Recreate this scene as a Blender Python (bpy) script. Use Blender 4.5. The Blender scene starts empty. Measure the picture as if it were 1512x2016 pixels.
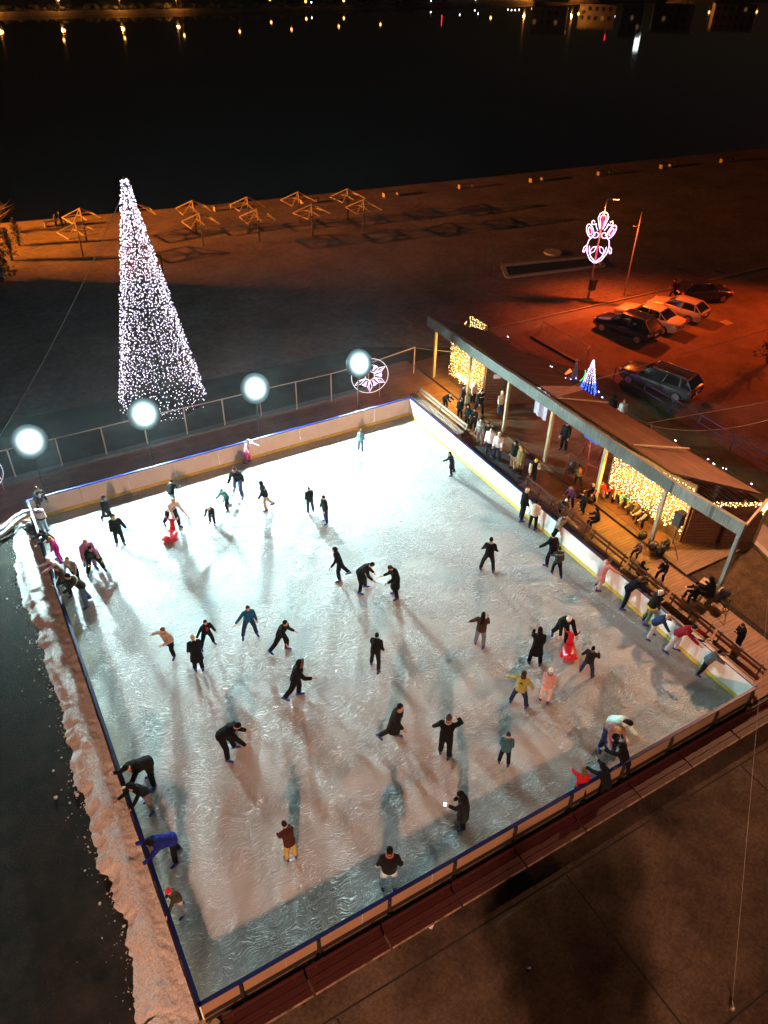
import bpy, bmesh, math, random
from mathutils import Vector, Matrix
rng = random.Random(7)
S = bpy.context.scene
COL = S.collection
rad = math.radians
V = Vector

# ------------------------------------------------------------------ camera
F = 1507.787; CX, CY = 756.0, 1008.0
CAM = V((-0.16359, -8.49750, 21.89816))
AX = V((0.86768, -0.29003, 0.40375)); AY = V((-0.49680, -0.53532, 0.68310)); AZ = V((0.01801, -0.79329, -0.60857))
def at(px, py, z=0.0):
    """world point at height z seen at photo pixel (px, py)"""
    d = V((px - CX, py - CY, F)); w = V((AX.dot(d), AY.dot(d), AZ.dot(d)))
    return CAM + w * ((z - CAM.z) / w.z)
def at_y(px, py, y):
    d = V((px - CX, py - CY, F)); w = V((AX.dot(d), AY.dot(d), AZ.dot(d)))
    return CAM + w * ((y - CAM.y) / w.y)
def proj(p):
    d = V(p) - CAM
    x = AX.x*d.x + AY.x*d.y + AZ.x*d.z; y = AX.y*d.x + AY.y*d.y + AZ.y*d.z; z = AX.z*d.x + AY.z*d.y + AZ.z*d.z
    return CX + F*x/z, CY + F*y/z
cam = bpy.data.cameras.new('camera'); camo = bpy.data.objects.new('camera', cam); COL.objects.link(camo)
cam.sensor_width = 36.0; cam.sensor_fit = 'AUTO'; cam.lens = 36.0 * F / 2016.0
cam.clip_start = 0.5; cam.clip_end = 2000
Rm = Matrix(((AX.x, -AX.y, -AX.z), (AY.x, -AY.y, -AY.z), (AZ.x, -AZ.y, -AZ.z)))
camo.matrix_world = Matrix.Translation(CAM) @ Rm.to_4x4()
S.camera = camo

# ------------------------------------------------------------------ sky, exposure
W = bpy.data.worlds.new('World'); S.world = W; W.use_nodes = True
nt = W.node_tree; bg = nt.nodes['Background']
sky = nt.nodes.new('ShaderNodeTexSky'); sky.sky_type = 'NISHITA'; sky.sun_disc = False
sky.sun_elevation = rad(-4.0); sky.sun_rotation = rad(120)
nt.links.new(sky.outputs[0], bg.inputs[0]); bg.inputs[1].default_value = 0.15
S.view_settings.view_transform = 'Standard'; S.view_settings.look = 'None'
S.view_settings.exposure = 0.0; S.view_settings.gamma = 1.0
S.cycles.max_bounces = 5; S.cycles.diffuse_bounces = 3; S.cycles.glossy_bounces = 3
S.cycles.transmission_bounces = 4; S.cycles.transparent_max_bounces = 6
S.cycles.caustics_reflective = False; S.cycles.caustics_refractive = False
S.cycles.sample_clamp_indirect = 3.0
S.cycles.use_denoising = True

# ------------------------------------------------------------------ materials
def mat(name, color, rough=0.6, metal=0.0, var=0.0, vscale=3.0, bump=0.0, bscale=20.0, emit=None, estr=0.0, alpha=1.0, spec=0.5, coat=0.0):
    m = bpy.data.materials.new(name); m.use_nodes = True
    n = m.node_tree.nodes; l = m.node_tree.links; b = n['Principled BSDF']
    b.inputs['Base Color'].default_value = (*color, 1); b.inputs['Roughness'].default_value = rough
    b.inputs['Metallic'].default_value = metal; b.inputs['Specular IOR Level'].default_value = spec
    b.inputs['Coat Weight'].default_value = coat
    if var > 0 or bump > 0:
        tc = n.new('ShaderNodeTexCoord')
    if var > 0:
        t = n.new('ShaderNodeTexNoise'); t.inputs['Scale'].default_value = vscale; t.inputs['Detail'].default_value = 6
        t.inputs['Roughness'].default_value = 0.65
        r = n.new('ShaderNodeMapRange'); r.inputs['From Min'].default_value = 0.25; r.inputs['From Max'].default_value = 0.75
        r.inputs['To Min'].default_value = 1 - var; r.inputs['To Max'].default_value = 1 + var
        x = n.new('ShaderNodeMix'); x.data_type = 'RGBA'; x.blend_type = 'MULTIPLY'; x.inputs[0].default_value = 1
        x.inputs[6].default_value = (*color, 1)
        l.new(tc.outputs['Object'], t.inputs['Vector']); l.new(t.outputs[0], r.inputs[0]); l.new(r.outputs[0], x.inputs[7])
        l.new(x.outputs[2], b.inputs['Base Color'])
    if bump > 0:
        t2 = n.new('ShaderNodeTexNoise'); t2.inputs['Scale'].default_value = bscale; t2.inputs['Detail'].default_value = 5
        bm = n.new('ShaderNodeBump'); bm.inputs['Strength'].default_value = bump; bm.inputs['Distance'].default_value = 0.03
        l.new(tc.outputs['Object'], t2.inputs['Vector']); l.new(t2.outputs[0], bm.inputs['Height']); l.new(bm.outputs[0], b.inputs['Normal'])
    if emit:
        b.inputs['Emission Color'].default_value = (*emit, 1); b.inputs['Emission Strength'].default_value = estr
    if alpha < 1:
        b.inputs['Alpha'].default_value = alpha
    return m

def wood(name, c1, c2, width=0.14, axis='x', rough=0.65, gap=(0.01, 0.008, 0.006), long_=2.6):
    """planks: boards run along `axis` in object space, each with its own tone and grain"""
    m = bpy.data.materials.new(name); m.use_nodes = True
    n = m.node_tree.nodes; l = m.node_tree.links; b = n['Principled BSDF']
    b.inputs['Roughness'].default_value = rough
    tc = n.new('ShaderNodeTexCoord'); mp = n.new('ShaderNodeMapping')
    if axis == 'y': mp.inputs['Rotation'].default_value = (0, 0, rad(90))
    if axis == 'z': mp.inputs['Rotation'].default_value = (0, rad(90), 0)
    if axis == 'xz': mp.inputs['Rotation'].default_value = (rad(90), 0, 0)   # boards along x stacked in z
    if axis == 'yz': mp.inputs['Rotation'].default_value = (rad(90), 0, rad(90))
    br = n.new('ShaderNodeTexBrick'); br.offset = 0.43
    br.inputs['Scale'].default_value = 1.0; br.inputs['Mortar Size'].default_value = width * 0.045
    br.inputs['Mortar Smooth'].default_value = 0.2; br.inputs['Brick Width'].default_value = long_; br.inputs['Row Height'].default_value = width
    br.inputs['Color1'].default_value = (*c1, 1); br.inputs['Color2'].default_value = (*c2, 1); br.inputs['Mortar'].default_value = (*gap, 1)
    mp2 = n.new('ShaderNodeMapping'); mp2.inputs['Scale'].default_value = (1.5, 26, 26)
    t = n.new('ShaderNodeTexNoise'); t.inputs['Scale'].default_value = 1.0; t.inputs['Detail'].default_value = 5
    r = n.new('ShaderNodeMapRange'); r.inputs['From Min'].default_value = 0.3; r.inputs['From Max'].default_value = 0.75
    r.inputs['To Min'].default_value = 0.55; r.inputs['To Max'].default_value = 1.25
    t3 = n.new('ShaderNodeTexNoise'); t3.inputs['Scale'].default_value = 0.9; t3.inputs['Detail'].default_value = 4
    r3 = n.new('ShaderNodeMapRange'); r3.inputs['To Min'].default_value = 0.3; r3.inputs['To Max'].default_value = 1.6
    mu = n.new('ShaderNodeMath'); mu.operation = 'MULTIPLY'
    x = n.new('ShaderNodeMix'); x.data_type = 'RGBA'; x.blend_type = 'MULTIPLY'; x.inputs[0].default_value = 1
    bm = n.new('ShaderNodeBump'); bm.inputs['Strength'].default_value = 0.5; bm.inputs['Distance'].default_value = 0.01
    l.new(tc.outputs['Object'], mp.inputs[0]); l.new(mp.outputs[0], br.inputs[0]); l.new(mp.outputs[0], mp2.inputs[0])
    l.new(mp2.outputs[0], t.inputs[0]); l.new(t.outputs[0], r.inputs[0]); l.new(mp.outputs[0], t3.inputs[0]); l.new(t3.outputs[0], r3.inputs[0])
    l.new(r.outputs[0], mu.inputs[0]); l.new(r3.outputs[0], mu.inputs[1])
    l.new(br.outputs[0], x.inputs[6]); l.new(mu.outputs[0], x.inputs[7]); l.new(x.outputs[2], b.inputs['Base Color'])
    l.new(br.outputs[1], bm.inputs['Height']); bm.invert = True; l.new(bm.outputs[0], b.inputs['Normal'])
    return m

def ground_mat(name, c1, c2, scale=0.5, rough=0.85, bump=0.5, bscale=12, wet=0.0, speck=None):
    m = bpy.data.materials.new(name); m.use_nodes = True
    n = m.node_tree.nodes; l = m.node_tree.links; b = n['Principled BSDF']; b.inputs['Specular IOR Level'].default_value = .12
    tc = n.new('ShaderNodeTexCoord')
    a = n.new('ShaderNodeTexNoise'); a.inputs['Scale'].default_value = scale; a.inputs['Detail'].default_value = 9; a.inputs['Roughness'].default_value = 0.68
    cr = n.new('ShaderNodeValToRGB'); cr.color_ramp.elements[0].position = 0.33; cr.color_ramp.elements[1].position = 0.68
    cr.color_ramp.elements[0].color = (*c1, 1); cr.color_ramp.elements[1].color = (*c2, 1)
    g = n.new('ShaderNodeTexNoise'); g.inputs['Scale'].default_value = bscale; g.inputs['Detail'].default_value = 8; g.inputs['Roughness'].default_value = 0.8
    r = n.new('ShaderNodeMapRange'); r.inputs['From Min'].default_value = 0.3; r.inputs['From Max'].default_value = 0.7
    r.inputs['To Min'].default_value = 0.48; r.inputs['To Max'].default_value = 1.5
    x = n.new('ShaderNodeMix'); x.data_type = 'RGBA'; x.blend_type = 'MULTIPLY'; x.inputs[0].default_value = 1
    bm = n.new('ShaderNodeBump'); bm.inputs['Strength'].default_value = bump; bm.inputs['Distance'].default_value = 0.04
    for q in (a, g): l.new(tc.outputs['Object'], q.inputs['Vector'])
    l.new(a.outputs[0], cr.inputs[0]); l.new(cr.outputs[0], x.inputs[6]); l.new(g.outputs[0], r.inputs[0]); l.new(r.outputs[0], x.inputs[7])
    l.new(g.outputs[0], bm.inputs['Height']); l.new(bm.outputs[0], b.inputs['Normal'])
    out = x.outputs[2]
    if speck:
        vo = n.new('ShaderNodeTexVoronoi'); vo.inputs['Scale'].default_value = speck[1]
        l.new(tc.outputs['Object'], vo.inputs['Vector'])
        lt = n.new('ShaderNodeMath'); lt.operation = 'LESS_THAN'; lt.inputs[1].default_value = speck[2]; l.new(vo.outputs['Distance'], lt.inputs[0])
        y = n.new('ShaderNodeMix'); y.data_type = 'RGBA'; y.inputs[7].default_value = (*speck[0], 1)
        l.new(lt.outputs[0], y.inputs[0]); l.new(out, y.inputs[6]); out = y.outputs[2]
    l.new(out, b.inputs['Base Color'])
    if wet > 0:
        rr = n.new('ShaderNodeMapRange'); rr.inputs['From Min'].default_value = 0.35; rr.inputs['From Max'].default_value = 0.6
        rr.inputs['To Min'].default_value = rough - wet; rr.inputs['To Max'].default_value = rough
        l.new(a.outputs[0], rr.inputs[0]); l.new(rr.outputs[0], b.inputs['Roughness'])
    else: b.inputs['Roughness'].default_value = rough
    return m

# ------------------------------------------------------------------ mesh builder
class MB:
    def __init__(s): s.v = []; s.f = []; s.m = []; s.sm = []
    def add(s, vs, fs, mi=0, smooth=False):
        o = len(s.v); s.v += [tuple(p) for p in vs]
        for f in fs: s.f.append(tuple(o + i for i in f)); s.m.append(mi); s.sm.append(smooth)
        return s
    def quad(s, pts, mi=0): return s.add(pts, [tuple(range(len(pts)))], mi)
    def box(s, c, size, rz=0.0, mi=0, M=None):
        hx, hy, hz = size[0]/2, size[1]/2, size[2]/2
        vs = [V((x, y, z)) for x in (-hx, hx) for y in (-hy, hy) for z in (-hz, hz)]
        R = M if M is not None else Matrix.Rotation(rz, 3, 'Z')
        vs = [R @ p + V(c) for p in vs]
        return s.add(vs, [(0,1,3,2),(4,6,7,5),(0,4,5,1),(2,3,7,6),(0,2,6,4),(1,5,7,3)], mi)
    def bar(s, a, b, w, h, up=(0,0,1), mi=0):
        a = V(a); b = V(b); d = (b - a); L = d.length; d = d.normalized(); u = V(up)
        if abs(d.dot(u)) > .98: u = V((0,1,0))
        x = d.cross(u).normalized(); z = x.cross(d)
        M = Matrix((x, d, z)).transposed()
        return s.box((a + b)/2, (w, L, h), mi=mi, M=M)
    def tube(s, path, radii, n=8, mi=0, smooth=True, cap=True, closed=False):
        path = [V(p) for p in path]; k = len(path)
        if not hasattr(radii, '__len__'): radii = [radii]*k
        t0 = (path[1] - path[0]).normalized()
        u = t0.cross(V((0,0,1)));  u = u if u.length > .05 else t0.cross(V((0,1,0))); u.normalize()
        vs = []
        for i in range(k):
            if closed: t = (path[(i+1) % k] - path[i-1]).normalized()
            else: t = (path[min(i+1, k-1)] - path[max(i-1, 0)]).normalized()
            u = (u - t*u.dot(t)); u = u.normalized() if u.length > 1e-6 else t.orthogonal().normalized()
            w = t.cross(u)
            for j in range(n):
                a = 2*math.pi*j/n
                vs.append(path[i] + (u*math.cos(a) + w*math.sin(a))*radii[i])
        fs = []
        for i in range(k if closed else k-1):
            i2 = (i+1) % k
            for j in range(n): fs.append((i*n+j, i*n+(j+1)%n, i2*n+(j+1)%n, i2*n+j))
        if cap and not closed:
            fs.append(tuple(range(n-1, -1, -1))); fs.append(tuple((k-1)*n + j for j in range(n)))
        return s.add(vs, fs, mi, smooth)
    def loft(s, rings, mi=0, smooth=True, n=12):
        """rings: (centre, right vec, fwd vec, rx, ry)"""
        vs = []
        for (c, r, f, rx, ry) in rings:
            for j in range(n):
                a = 2*math.pi*j/n
                vs.append(V(c) + V(r)*(rx*math.cos(a)) + V(f)*(ry*math.sin(a)))
        k = len(rings); fs = []
        for i in range(k-1):
            for j in range(n): fs.append((i*n+j, i*n+(j+1)%n, (i+1)*n+(j+1)%n, (i+1)*n+j))
        fs.append(tuple(range(n-1, -1, -1))); fs.append(tuple((k-1)*n + j for j in range(n)))
        return s.add(vs, fs, mi, smooth)
    def ball(s, c, r, n=10, m=7, mi=0, M=None, jit=0.0):
        r = V(r) if hasattr(r, '__len__') else V((r, r, r)); vs = [V((0,0,1))]
        for i in range(1, m):
            th = math.pi*i/m
            for j in range(n):
                a = 2*math.pi*j/n; vs.append(V((math.sin(th)*math.cos(a), math.sin(th)*math.sin(a), math.cos(th))))
        vs.append(V((0,0,-1)))
        if jit: vs = [p*(1 + rng.uniform(-jit, jit)) for p in vs]
        vs = [V((p.x*r.x, p.y*r.y, p.z*r.z)) for p in vs]
        if M is not None: vs = [M @ p for p in vs]
        vs = [p + V(c) for p in vs]
        fs = [(0, 1+j, 1+(j+1)%n) for j in range(n)]
        for i in range(m-2):
            for j in range(n): fs.append((1+i*n+j, 1+(i+1)*n+j, 1+(i+1)*n+(j+1)%n, 1+i*n+(j+1)%n))
        e = len(vs)-1; b = 1+(m-2)*n
        fs += [(b+j, e, b+(j+1)%n) for j in range(n)]
        return s.add(vs, fs, mi, True)
    def octa(s, c, r, mi=0):
        x, y, z = c
        return s.add([(x+r,y,z),(x-r,y,z),(x,y+r,z),(x,y-r,z),(x,y,z+r*1.3),(x,y,z-r*1.3)],
                     [(0,2,4),(2,1,4),(1,3,4),(3,0,4),(2,0,5),(1,2,5),(3,1,5),(0,3,5)], mi, True)
    def prism(s, poly, z0, z1, mi=0):
        n = len(poly); vs = [(p[0], p[1], z0) for p in poly] + [(p[0], p[1], z1) for p in poly]
        fs = [tuple(range(n-1,-1,-1)), tuple(range(n, 2*n))] + [(i, (i+1)%n, n+(i+1)%n, n+i) for i in range(n)]
        return s.add(vs, fs, mi)
    def mesh(s, name, mats, origin=(0,0,0)):
        o = V(origin); me = bpy.data.meshes.new(name)
        me.from_pydata([(x-o.x, y-o.y, z-o.z) for x, y, z in s.v], [], s.f)
        for m in (mats if isinstance(mats, (list, tuple)) else [mats]): me.materials.append(m)
        me.polygons.foreach_set('material_index', s.m); me.polygons.foreach_set('use_smooth', s.sm)
        me.update(); return me

def props(o, label=None, cat=None, group=None, kind=None):
    if label: o['label'] = label
    if cat: o['category'] = cat
    if group: o['group'] = group
    if kind: o['kind'] = kind
    return o
def link(name, me, parent=None, loc=(0,0,0)):
    o = bpy.data.objects.new(name, me); COL.objects.link(o); o.location = loc
    if parent is not None: o.parent = parent
    return o
def thing(name, label, cat, loc=(0,0,0), group=None, rz=0.0):
    o = link(name, None, None, loc); o.rotation_euler = (0,0,rz); o.empty_display_size = 0.2
    return props(o, label, cat, group)
def part(t, name, mb, mats, label=None, world=True):
    """mesh part in world coordinates (world=True, unrotated thing) or in the thing's own"""
    og = V(t.location) if world else V((0,0,0))
    p = t.parent
    while world and p is not None: og += V(p.location); p = p.parent
    o = link(name, mb.mesh(name, mats, og), t)
    if label: o['label'] = label
    return o
def solo(name, mb, mats, label, cat, loc=(0,0,0), group=None):
    return props(link(name, mb.mesh(name, mats, loc), None, loc), label, cat, group)
def struct(name, mb, mats, kind='structure', loc=(0,0,0)):
    return props(link(name, mb.mesh(name, mats, loc), None, loc), kind=kind)
def copy_tree(o, parent=None):
    c = o.copy(); COL.objects.link(c)
    if parent is not None: c.parent = parent
    for ch in list(o.children): copy_tree(ch, c)
    return c
def point_light(t, name, loc, power, color, radius=0.12, spot=None, aim=None, blend=.6):
    li = bpy.data.lights.new(name, 'SPOT' if spot else 'POINT'); li.energy = power; li.color = color; li.shadow_soft_size = radius
    if spot: li.spot_size = rad(spot); li.spot_blend = blend
    o = bpy.data.objects.new(name, li); COL.objects.link(o); o.location = V(loc) - V(t.location); o.parent = t
    if aim is not None: o.rotation_euler = (V(aim) - V(loc)).to_track_quat('-Z', 'Y').to_euler()
    return o

M = {}
M['board_white'] = mat('white plastic board', (.90,.92,.90), .35, var=.08, vscale=2)
M['board_yellow'] = mat('yellow kick strip', (.66,.54,.10), .5, var=.2, vscale=4)
M['rail_blue'] = mat('blue plastic rail', (.006,.011,.10), .4)
M['panel_back'] = mat('board back panel', (.30,.20,.13), .6, var=.12, vscale=1.5)
M['steel_dark'] = mat('dark steel', (.035,.034,.033), .55, .4)
M['steel'] = mat('galvanised steel', (.38,.37,.35), .45, .6, var=.15, vscale=8)
M['post_brown'] = mat('brown painted steel', (.62,.46,.36), .55)
M['led_white'] = mat('white bulb', (.8,.8,.85), .3, emit=(.90,.80,1.0), estr=3.4)
M['led_warm'] = mat('warm bulb', (.8,.7,.5), .3, emit=(1.0,.60,.23), estr=15.0)
M['led_blue'] = mat('blue bulb', (.2,.2,.9), .3, emit=(.05,.12,1.0), estr=8.0)
M['led_violet'] = mat('violet bulb', (.7,.5,.9), .3, emit=(.80,.62,1.0), estr=5.0)
M['neon'] = mat('rope light', (.9,.85,.95), .3, emit=(1.0,.62,1.0), estr=2.6)
M['neon_red'] = mat('red rope light', (.8,.05,.15), .3, emit=(1.0,.03,.12), estr=1.2)
M['wire'] = mat('dark wire', (.02,.03,.02), .6)
M['cable'] = mat('pale cable', (.30,.25,.20), .6)
M['black'] = mat('black plastic', (.012,.012,.013), .5)
M['white_paint'] = mat('white paint', (.75,.75,.74), .4)
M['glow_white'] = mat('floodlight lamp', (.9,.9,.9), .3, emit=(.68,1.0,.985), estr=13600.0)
M['sodium'] = mat('sodium lamp glass', (.9,.6,.3), .3, emit=(1.0,.42,.12), estr=40.0)
M['screen'] = mat('lit phone screen', (.8,.8,.8), .3, emit=(1,.95,1), estr=5.0)
M['paper'] = mat('white paper', (.72,.72,.80), .7)
M['leaf'] = mat('dark foliage', (.03,.04,.015), .8)
M['bark'] = mat('bark', (.06,.045,.03), .9, var=.3, vscale=6, bump=.5)
M['deck'] = wood('deck planks', (.17,.088,.042), (.125,.064,.031), .13, 'x', .6)
M['deck_y'] = wood('walkway planks', (.26,.12,.055), (.20,.095,.045), .16, 'x', .6)
M['deck_brown'] = wood('brown stained planks', (.36,.14,.10), (.29,.112,.082), .2, 'x', .6, long_=3.2)
M['bench_wood'] = mat('bench slat', (.27,.19,.15), .55, var=.25, vscale=5)
M['bench_red'] = mat('maroon bench paint', (.042,.0065,.006), .6, var=.2, vscale=5)
M['bench_dark'] = mat('dark maroon slat', (.10,.035,.022), .5, var=.3, vscale=4)
M['edge_worn'] = mat('worn pale bench edge', (.22,.155,.11), .6, var=.9, vscale=3.5)
# ------------------------------------------------------------------ ground and water
M['asphalt'] = ground_mat('asphalt', (.004,.004,.0035), (.046,.045,.038), .9, .85, .8, 14, wet=.2)
M['plaza'] = ground_mat('plaza concrete', (.022,.016,.012), (.125,.094,.070), .33, .85, .35, 9, speck=((.03,.025,.02), 3.2, .055))
M['sand'] = ground_mat('beach sand', (.085,.068,.056), (.19,.155,.13), .22, .95, 1.0, 2.2)
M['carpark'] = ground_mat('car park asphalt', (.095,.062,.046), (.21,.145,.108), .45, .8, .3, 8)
M['lawn'] = ground_mat('grass', (.05,.06,.025), (.13,.125,.06), .6, .95, 1.5, 16)
M['litter'] = ground_mat('leaf litter', (.045,.032,.02), (.12,.075,.045), 1.6, .9, 1.5, 22, speck=((.4,.33,.26), 5.0, .06))
M['kerb'] = mat('kerb stone', (.30,.27,.24), .8, var=.25, vscale=3)
M['joint'] = mat('dark joint', (.012,.011,.01), .9)
M['mud'] = ground_mat('far bank earth', (.05,.042,.03), (.12,.10,.07), .05, .95, .6, .8)

shore = [(-260,92),(-40,74.5),(5,69.4),(26,66.2),(57,63),(96,59.5),(170,54),(320,44)]
g = MB(); g.quad([(-260,-160,0),(320,-160,0)] + [(x,y,0) for x,y in reversed(shore)])
for i in range(len(shore)-1):
    a, b = shore[i], shore[i+1]
    g.quad([(a[0],a[1],0),(b[0],b[1],0),(b[0]+.4,b[1]+4,-1.0),(a[0]+.4,a[1]+4,-1.0)])
struct('ground', g, M['asphalt'])
b = MB(); pts = [(-260,27.02,.004),(27.6,27.02,.004),(27.6,29.6,.004),(120,27.4,.004),(320,10,.004)] + [(x,y-.02,.004) for x,y in reversed(shore)]
b.quad(pts); struct('sand', b, M['sand'])
b = MB(); b.quad([(-60,27.03,.008),(27.55,27.03,.008),(27.55,29.0,.008),(22,32.0,.008),(-60,35.5,.008)]); struct('grass', b, ground_mat('dark winter grass', (.034,.032,.028), (.072,.066,.056), .8, .95, 1.2, 14))
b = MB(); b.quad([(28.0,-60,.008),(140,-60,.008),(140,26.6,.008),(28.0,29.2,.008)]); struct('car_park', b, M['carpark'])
b = MB(); b.quad([(28.0,29.2,.010),(140,26.6,.010),(140,27.7,.010),(28.0,30.4,.010)]); struct('path', b, mat('path paving', (.16,.135,.115), .85, var=.2, vscale=1.2))
b = MB()
for i in range(40):
    x0 = 28 + i*2.0; y0 = 30.4 - (x0-28)*2.7/112
    b.box((x0+.99, y0+.06, .05), (1.97,.12,.12), rz=-.0241)
struct('kerb', b, M['kerb'])
b = MB(); b.quad([(-3.2,-90,.006),(40,-90,.006),(40,-.02,.006),(-3.2,-.02,.006)]); struct('plaza', b, M['plaza'])
b = MB()
for y in (-1.5,-6.5,-11.5): b.box((18.4,y,.004),(43,.045,.014))
for x in (2.9,10.4,17.9): b.box((x,-25,.0045),(.05,46.9,.014))
struct('paving_joint', b, M['joint'])
b = MB(); b.quad([(28.02,2,.014),(33.25,2,.014),(33.25,21.4,.014),(31.9,24,.014),(30.8,27.0,.014),(28.02,27.6,.014)]); struct('lawn', b, M['lawn'])
b = MB(); b.quad([(23.75,-.02,.012),(28.02,-.02,.012),(28.02,6.2,.012),(23.75,6.2,.012)]); struct('leaf_litter', b, M['litter'])
b = MB(); b.quad([tuple(at(x,y,.016)) for x,y in ((1484,1056),(1494,1022),(1560,1085),(1560,1140))]); struct('footpath', b, mat('pale footpath', (.22,.17,.14), .85, var=.25, vscale=1.5))
a_, c_ = at(1478,1066,.0), at(1560,1148,.0); b = MB(); b.bar(a_+V((0,0,.09)), c_+V((0,0,.09)), .25, .18); solo('low_wall', b, M['kerb'], 'low dark kerb wall beside the pale path at the end of the slatted shack', 'low wall', a_)
# sunken basin and round sand cover beyond the pavilion
b = MB()
bp = [at(990,545), at(1185,527), at(1170,506), at(1000,521)]
bp = [(37.9,37.7),(46.6,36.2),(47.4,38.2),(39.2,40.0)]
b.quad([(x,y,.012) for x,y in bp])
b2 = MB()
for i in range(4):
    a, c = V((*bp[i],.06)), V((*bp[(i+1)%4],.06)); b2.bar(a, c, .35, .12)
t = thing('basin', 'long dark empty paved basin with pale stone rim beyond the pavilion roof', 'basin', (42.5,38,0))
part(t, 'basin_floor', b, mat('dark basin floor', (.012,.011,.01), .7)); part(t, 'rim', b2, M['kerb'])
b = MB(); n = 20; c = V((44.9,40.6,0))
b.prism([(c.x+.75*math.cos(2*math.pi*i/n), c.y+.75*math.sin(2*math.pi*i/n)) for i in range(n)], .0, .16)
solo('manhole_cover', b, M['kerb'], 'round pale concrete cover on the dark ground beside the basin', 'cover', (44.9,40.6,0))
wm = bpy.data.materials.new('night water'); wm.use_nodes = True
n = wm.node_tree.nodes; l = wm.node_tree.links; pb = n['Principled BSDF']
pb.inputs['Base Color'].default_value = (.0012,.0014,.0016,1); pb.inputs['Roughness'].default_value = .035; pb.inputs['IOR'].default_value = 1.33
tc = n.new('ShaderNodeTexCoord'); mp = n.new('ShaderNodeMapping'); mp.inputs['Scale'].default_value = (.5,.9,1)
no = n.new('ShaderNodeTexNoise'); no.inputs['Scale'].default_value = 1.1; no.inputs['Detail'].default_value = 3
bm = n.new('ShaderNodeBump'); bm.inputs['Strength'].default_value = .03; bm.inputs['Distance'].default_value = .12
l.new(tc.outputs['Object'], mp.inputs[0]); l.new(mp.outputs[0], no.inputs['Vector']); l.new(no.outputs[0], bm.inputs['Height']); l.new(bm.outputs[0], pb.inputs['Normal'])
b = MB(); b.quad([(-500,40,-.4),(900,30,-.4),(900,900,-.4),(-500,900,-.4)]); struct('water', b, wm)
# far bank
def bank_px(x): return 34 - 14*max(0,x)/700 if x < 700 else max(1, 20 - (x-700)*.035)
fb = [tuple(at(x, bank_px(x), -.4))[:2] for x in (-400,0,350,700,850,1000,1200,1512,1900)]
far_o = V((.35,.94,0))
b = MB(); b.quad([(x+.8,y+2.3,.5) for x,y in fb] + [(1400,900,.5),(-300,900,.5)])
for i in range(len(fb)-1):
    a, c = fb[i], fb[i+1]; b.quad([(a[0],a[1],-1),(c[0],c[1],-1),(c[0]+.8,c[1]+2.3,.5),(a[0]+.8,a[1]+2.3,.5)])
struct('far_bank', b, M['mud'])
b = MB(); b.quad([(x+3.0,y+8.5,.51) for x,y in fb] + [(x+5.5,y+15.5,.51) for x,y in reversed(fb)]); struct('far_road', b, mat('far road asphalt', (.16,.13,.10), .8, var=.3, vscale=.1))

# ------------------------------------------------------------------ ice
im = bpy.data.materials.new('skated ice'); im.use_nodes = True
n = im.node_tree.nodes; l = im.node_tree.links; pb = n['Principled BSDF']
tc = n.new('ShaderNodeTexCoord')
warp = n.new('ShaderNodeTexNoise'); warp.inputs['Scale'].default_value = .8; warp.inputs['Detail'].default_value = 2
l.new(tc.outputs['Object'], warp.inputs['Vector'])
wv = n.new('ShaderNodeVectorMath'); wv.operation = 'MULTIPLY_ADD'; wv.inputs[1].default_value = (1.1,1.1,0)
l.new(warp.outputs[1], wv.inputs[0]); l.new(tc.outputs['Object'], wv.inputs[2])
acc = None
for ang, sx, sy, th in ((25,1.2,9,.05),(78,1.5,10,.05),(131,1.3,8.5,.05),(165,1.7,12,.055),(52,1.9,13,.055)):
    mp = n.new('ShaderNodeMapping'); mp.inputs['Rotation'].default_value = (0,0,rad(ang)); mp.inputs['Scale'].default_value = (sx,sy,1); mp.inputs['Location'].default_value = (ang,ang*.7,0)
    no = n.new('ShaderNodeTexNoise'); no.inputs['Scale'].default_value = 1; no.inputs['Detail'].default_value = 1.5
    l.new(wv.outputs[0], mp.inputs[0]); l.new(mp.outputs[0], no.inputs['Vector'])
    su = n.new('ShaderNodeMath'); su.operation = 'SUBTRACT'; su.inputs[1].default_value = .5; l.new(no.outputs[0], su.inputs[0])
    ab = n.new('ShaderNodeMath'); ab.operation = 'ABSOLUTE'; l.new(su.outputs[0], ab.inputs[0])
    mr = n.new('ShaderNodeMapRange'); mr.inputs['From Min'].default_value = 0; mr.inputs['From Max'].default_value = th; mr.inputs['To Min'].default_value = 1; mr.inputs['To Max'].default_value = 0
    l.new(ab.outputs[0], mr.inputs[0])
    # break the marks into short strokes
    gp = n.new('ShaderNodeTexNoise'); gp.inputs['Scale'].default_value = 2.3 + ang*.01; gp.inputs['Detail'].default_value = 1
    l.new(mp.outputs[0], gp.inputs['Vector'])
    gt = n.new('ShaderNodeMath'); gt.operation = 'GREATER_THAN'; gt.inputs[1].default_value = .55; l.new(gp.outputs[0], gt.inputs[0])
    pr = n.new('ShaderNodeMath'); pr.operation = 'MULTIPLY'; l.new(mr.outputs[0], pr.inputs[0]); l.new(gt.outputs[0], pr.inputs[1])
    if acc is None: acc = pr
    else:
        ad = n.new('ShaderNodeMath'); ad.operation = 'ADD'; l.new(acc.outputs[0], ad.inputs[0]); l.new(pr.outputs[0], ad.inputs[1]); acc = ad
pt_ = n.new('ShaderNodeTexNoise'); pt_.inputs['Scale'].default_value = .6; pt_.inputs['Detail'].default_value = 4; l.new(tc.outputs['Object'], pt_.inputs['Vector'])
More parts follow.
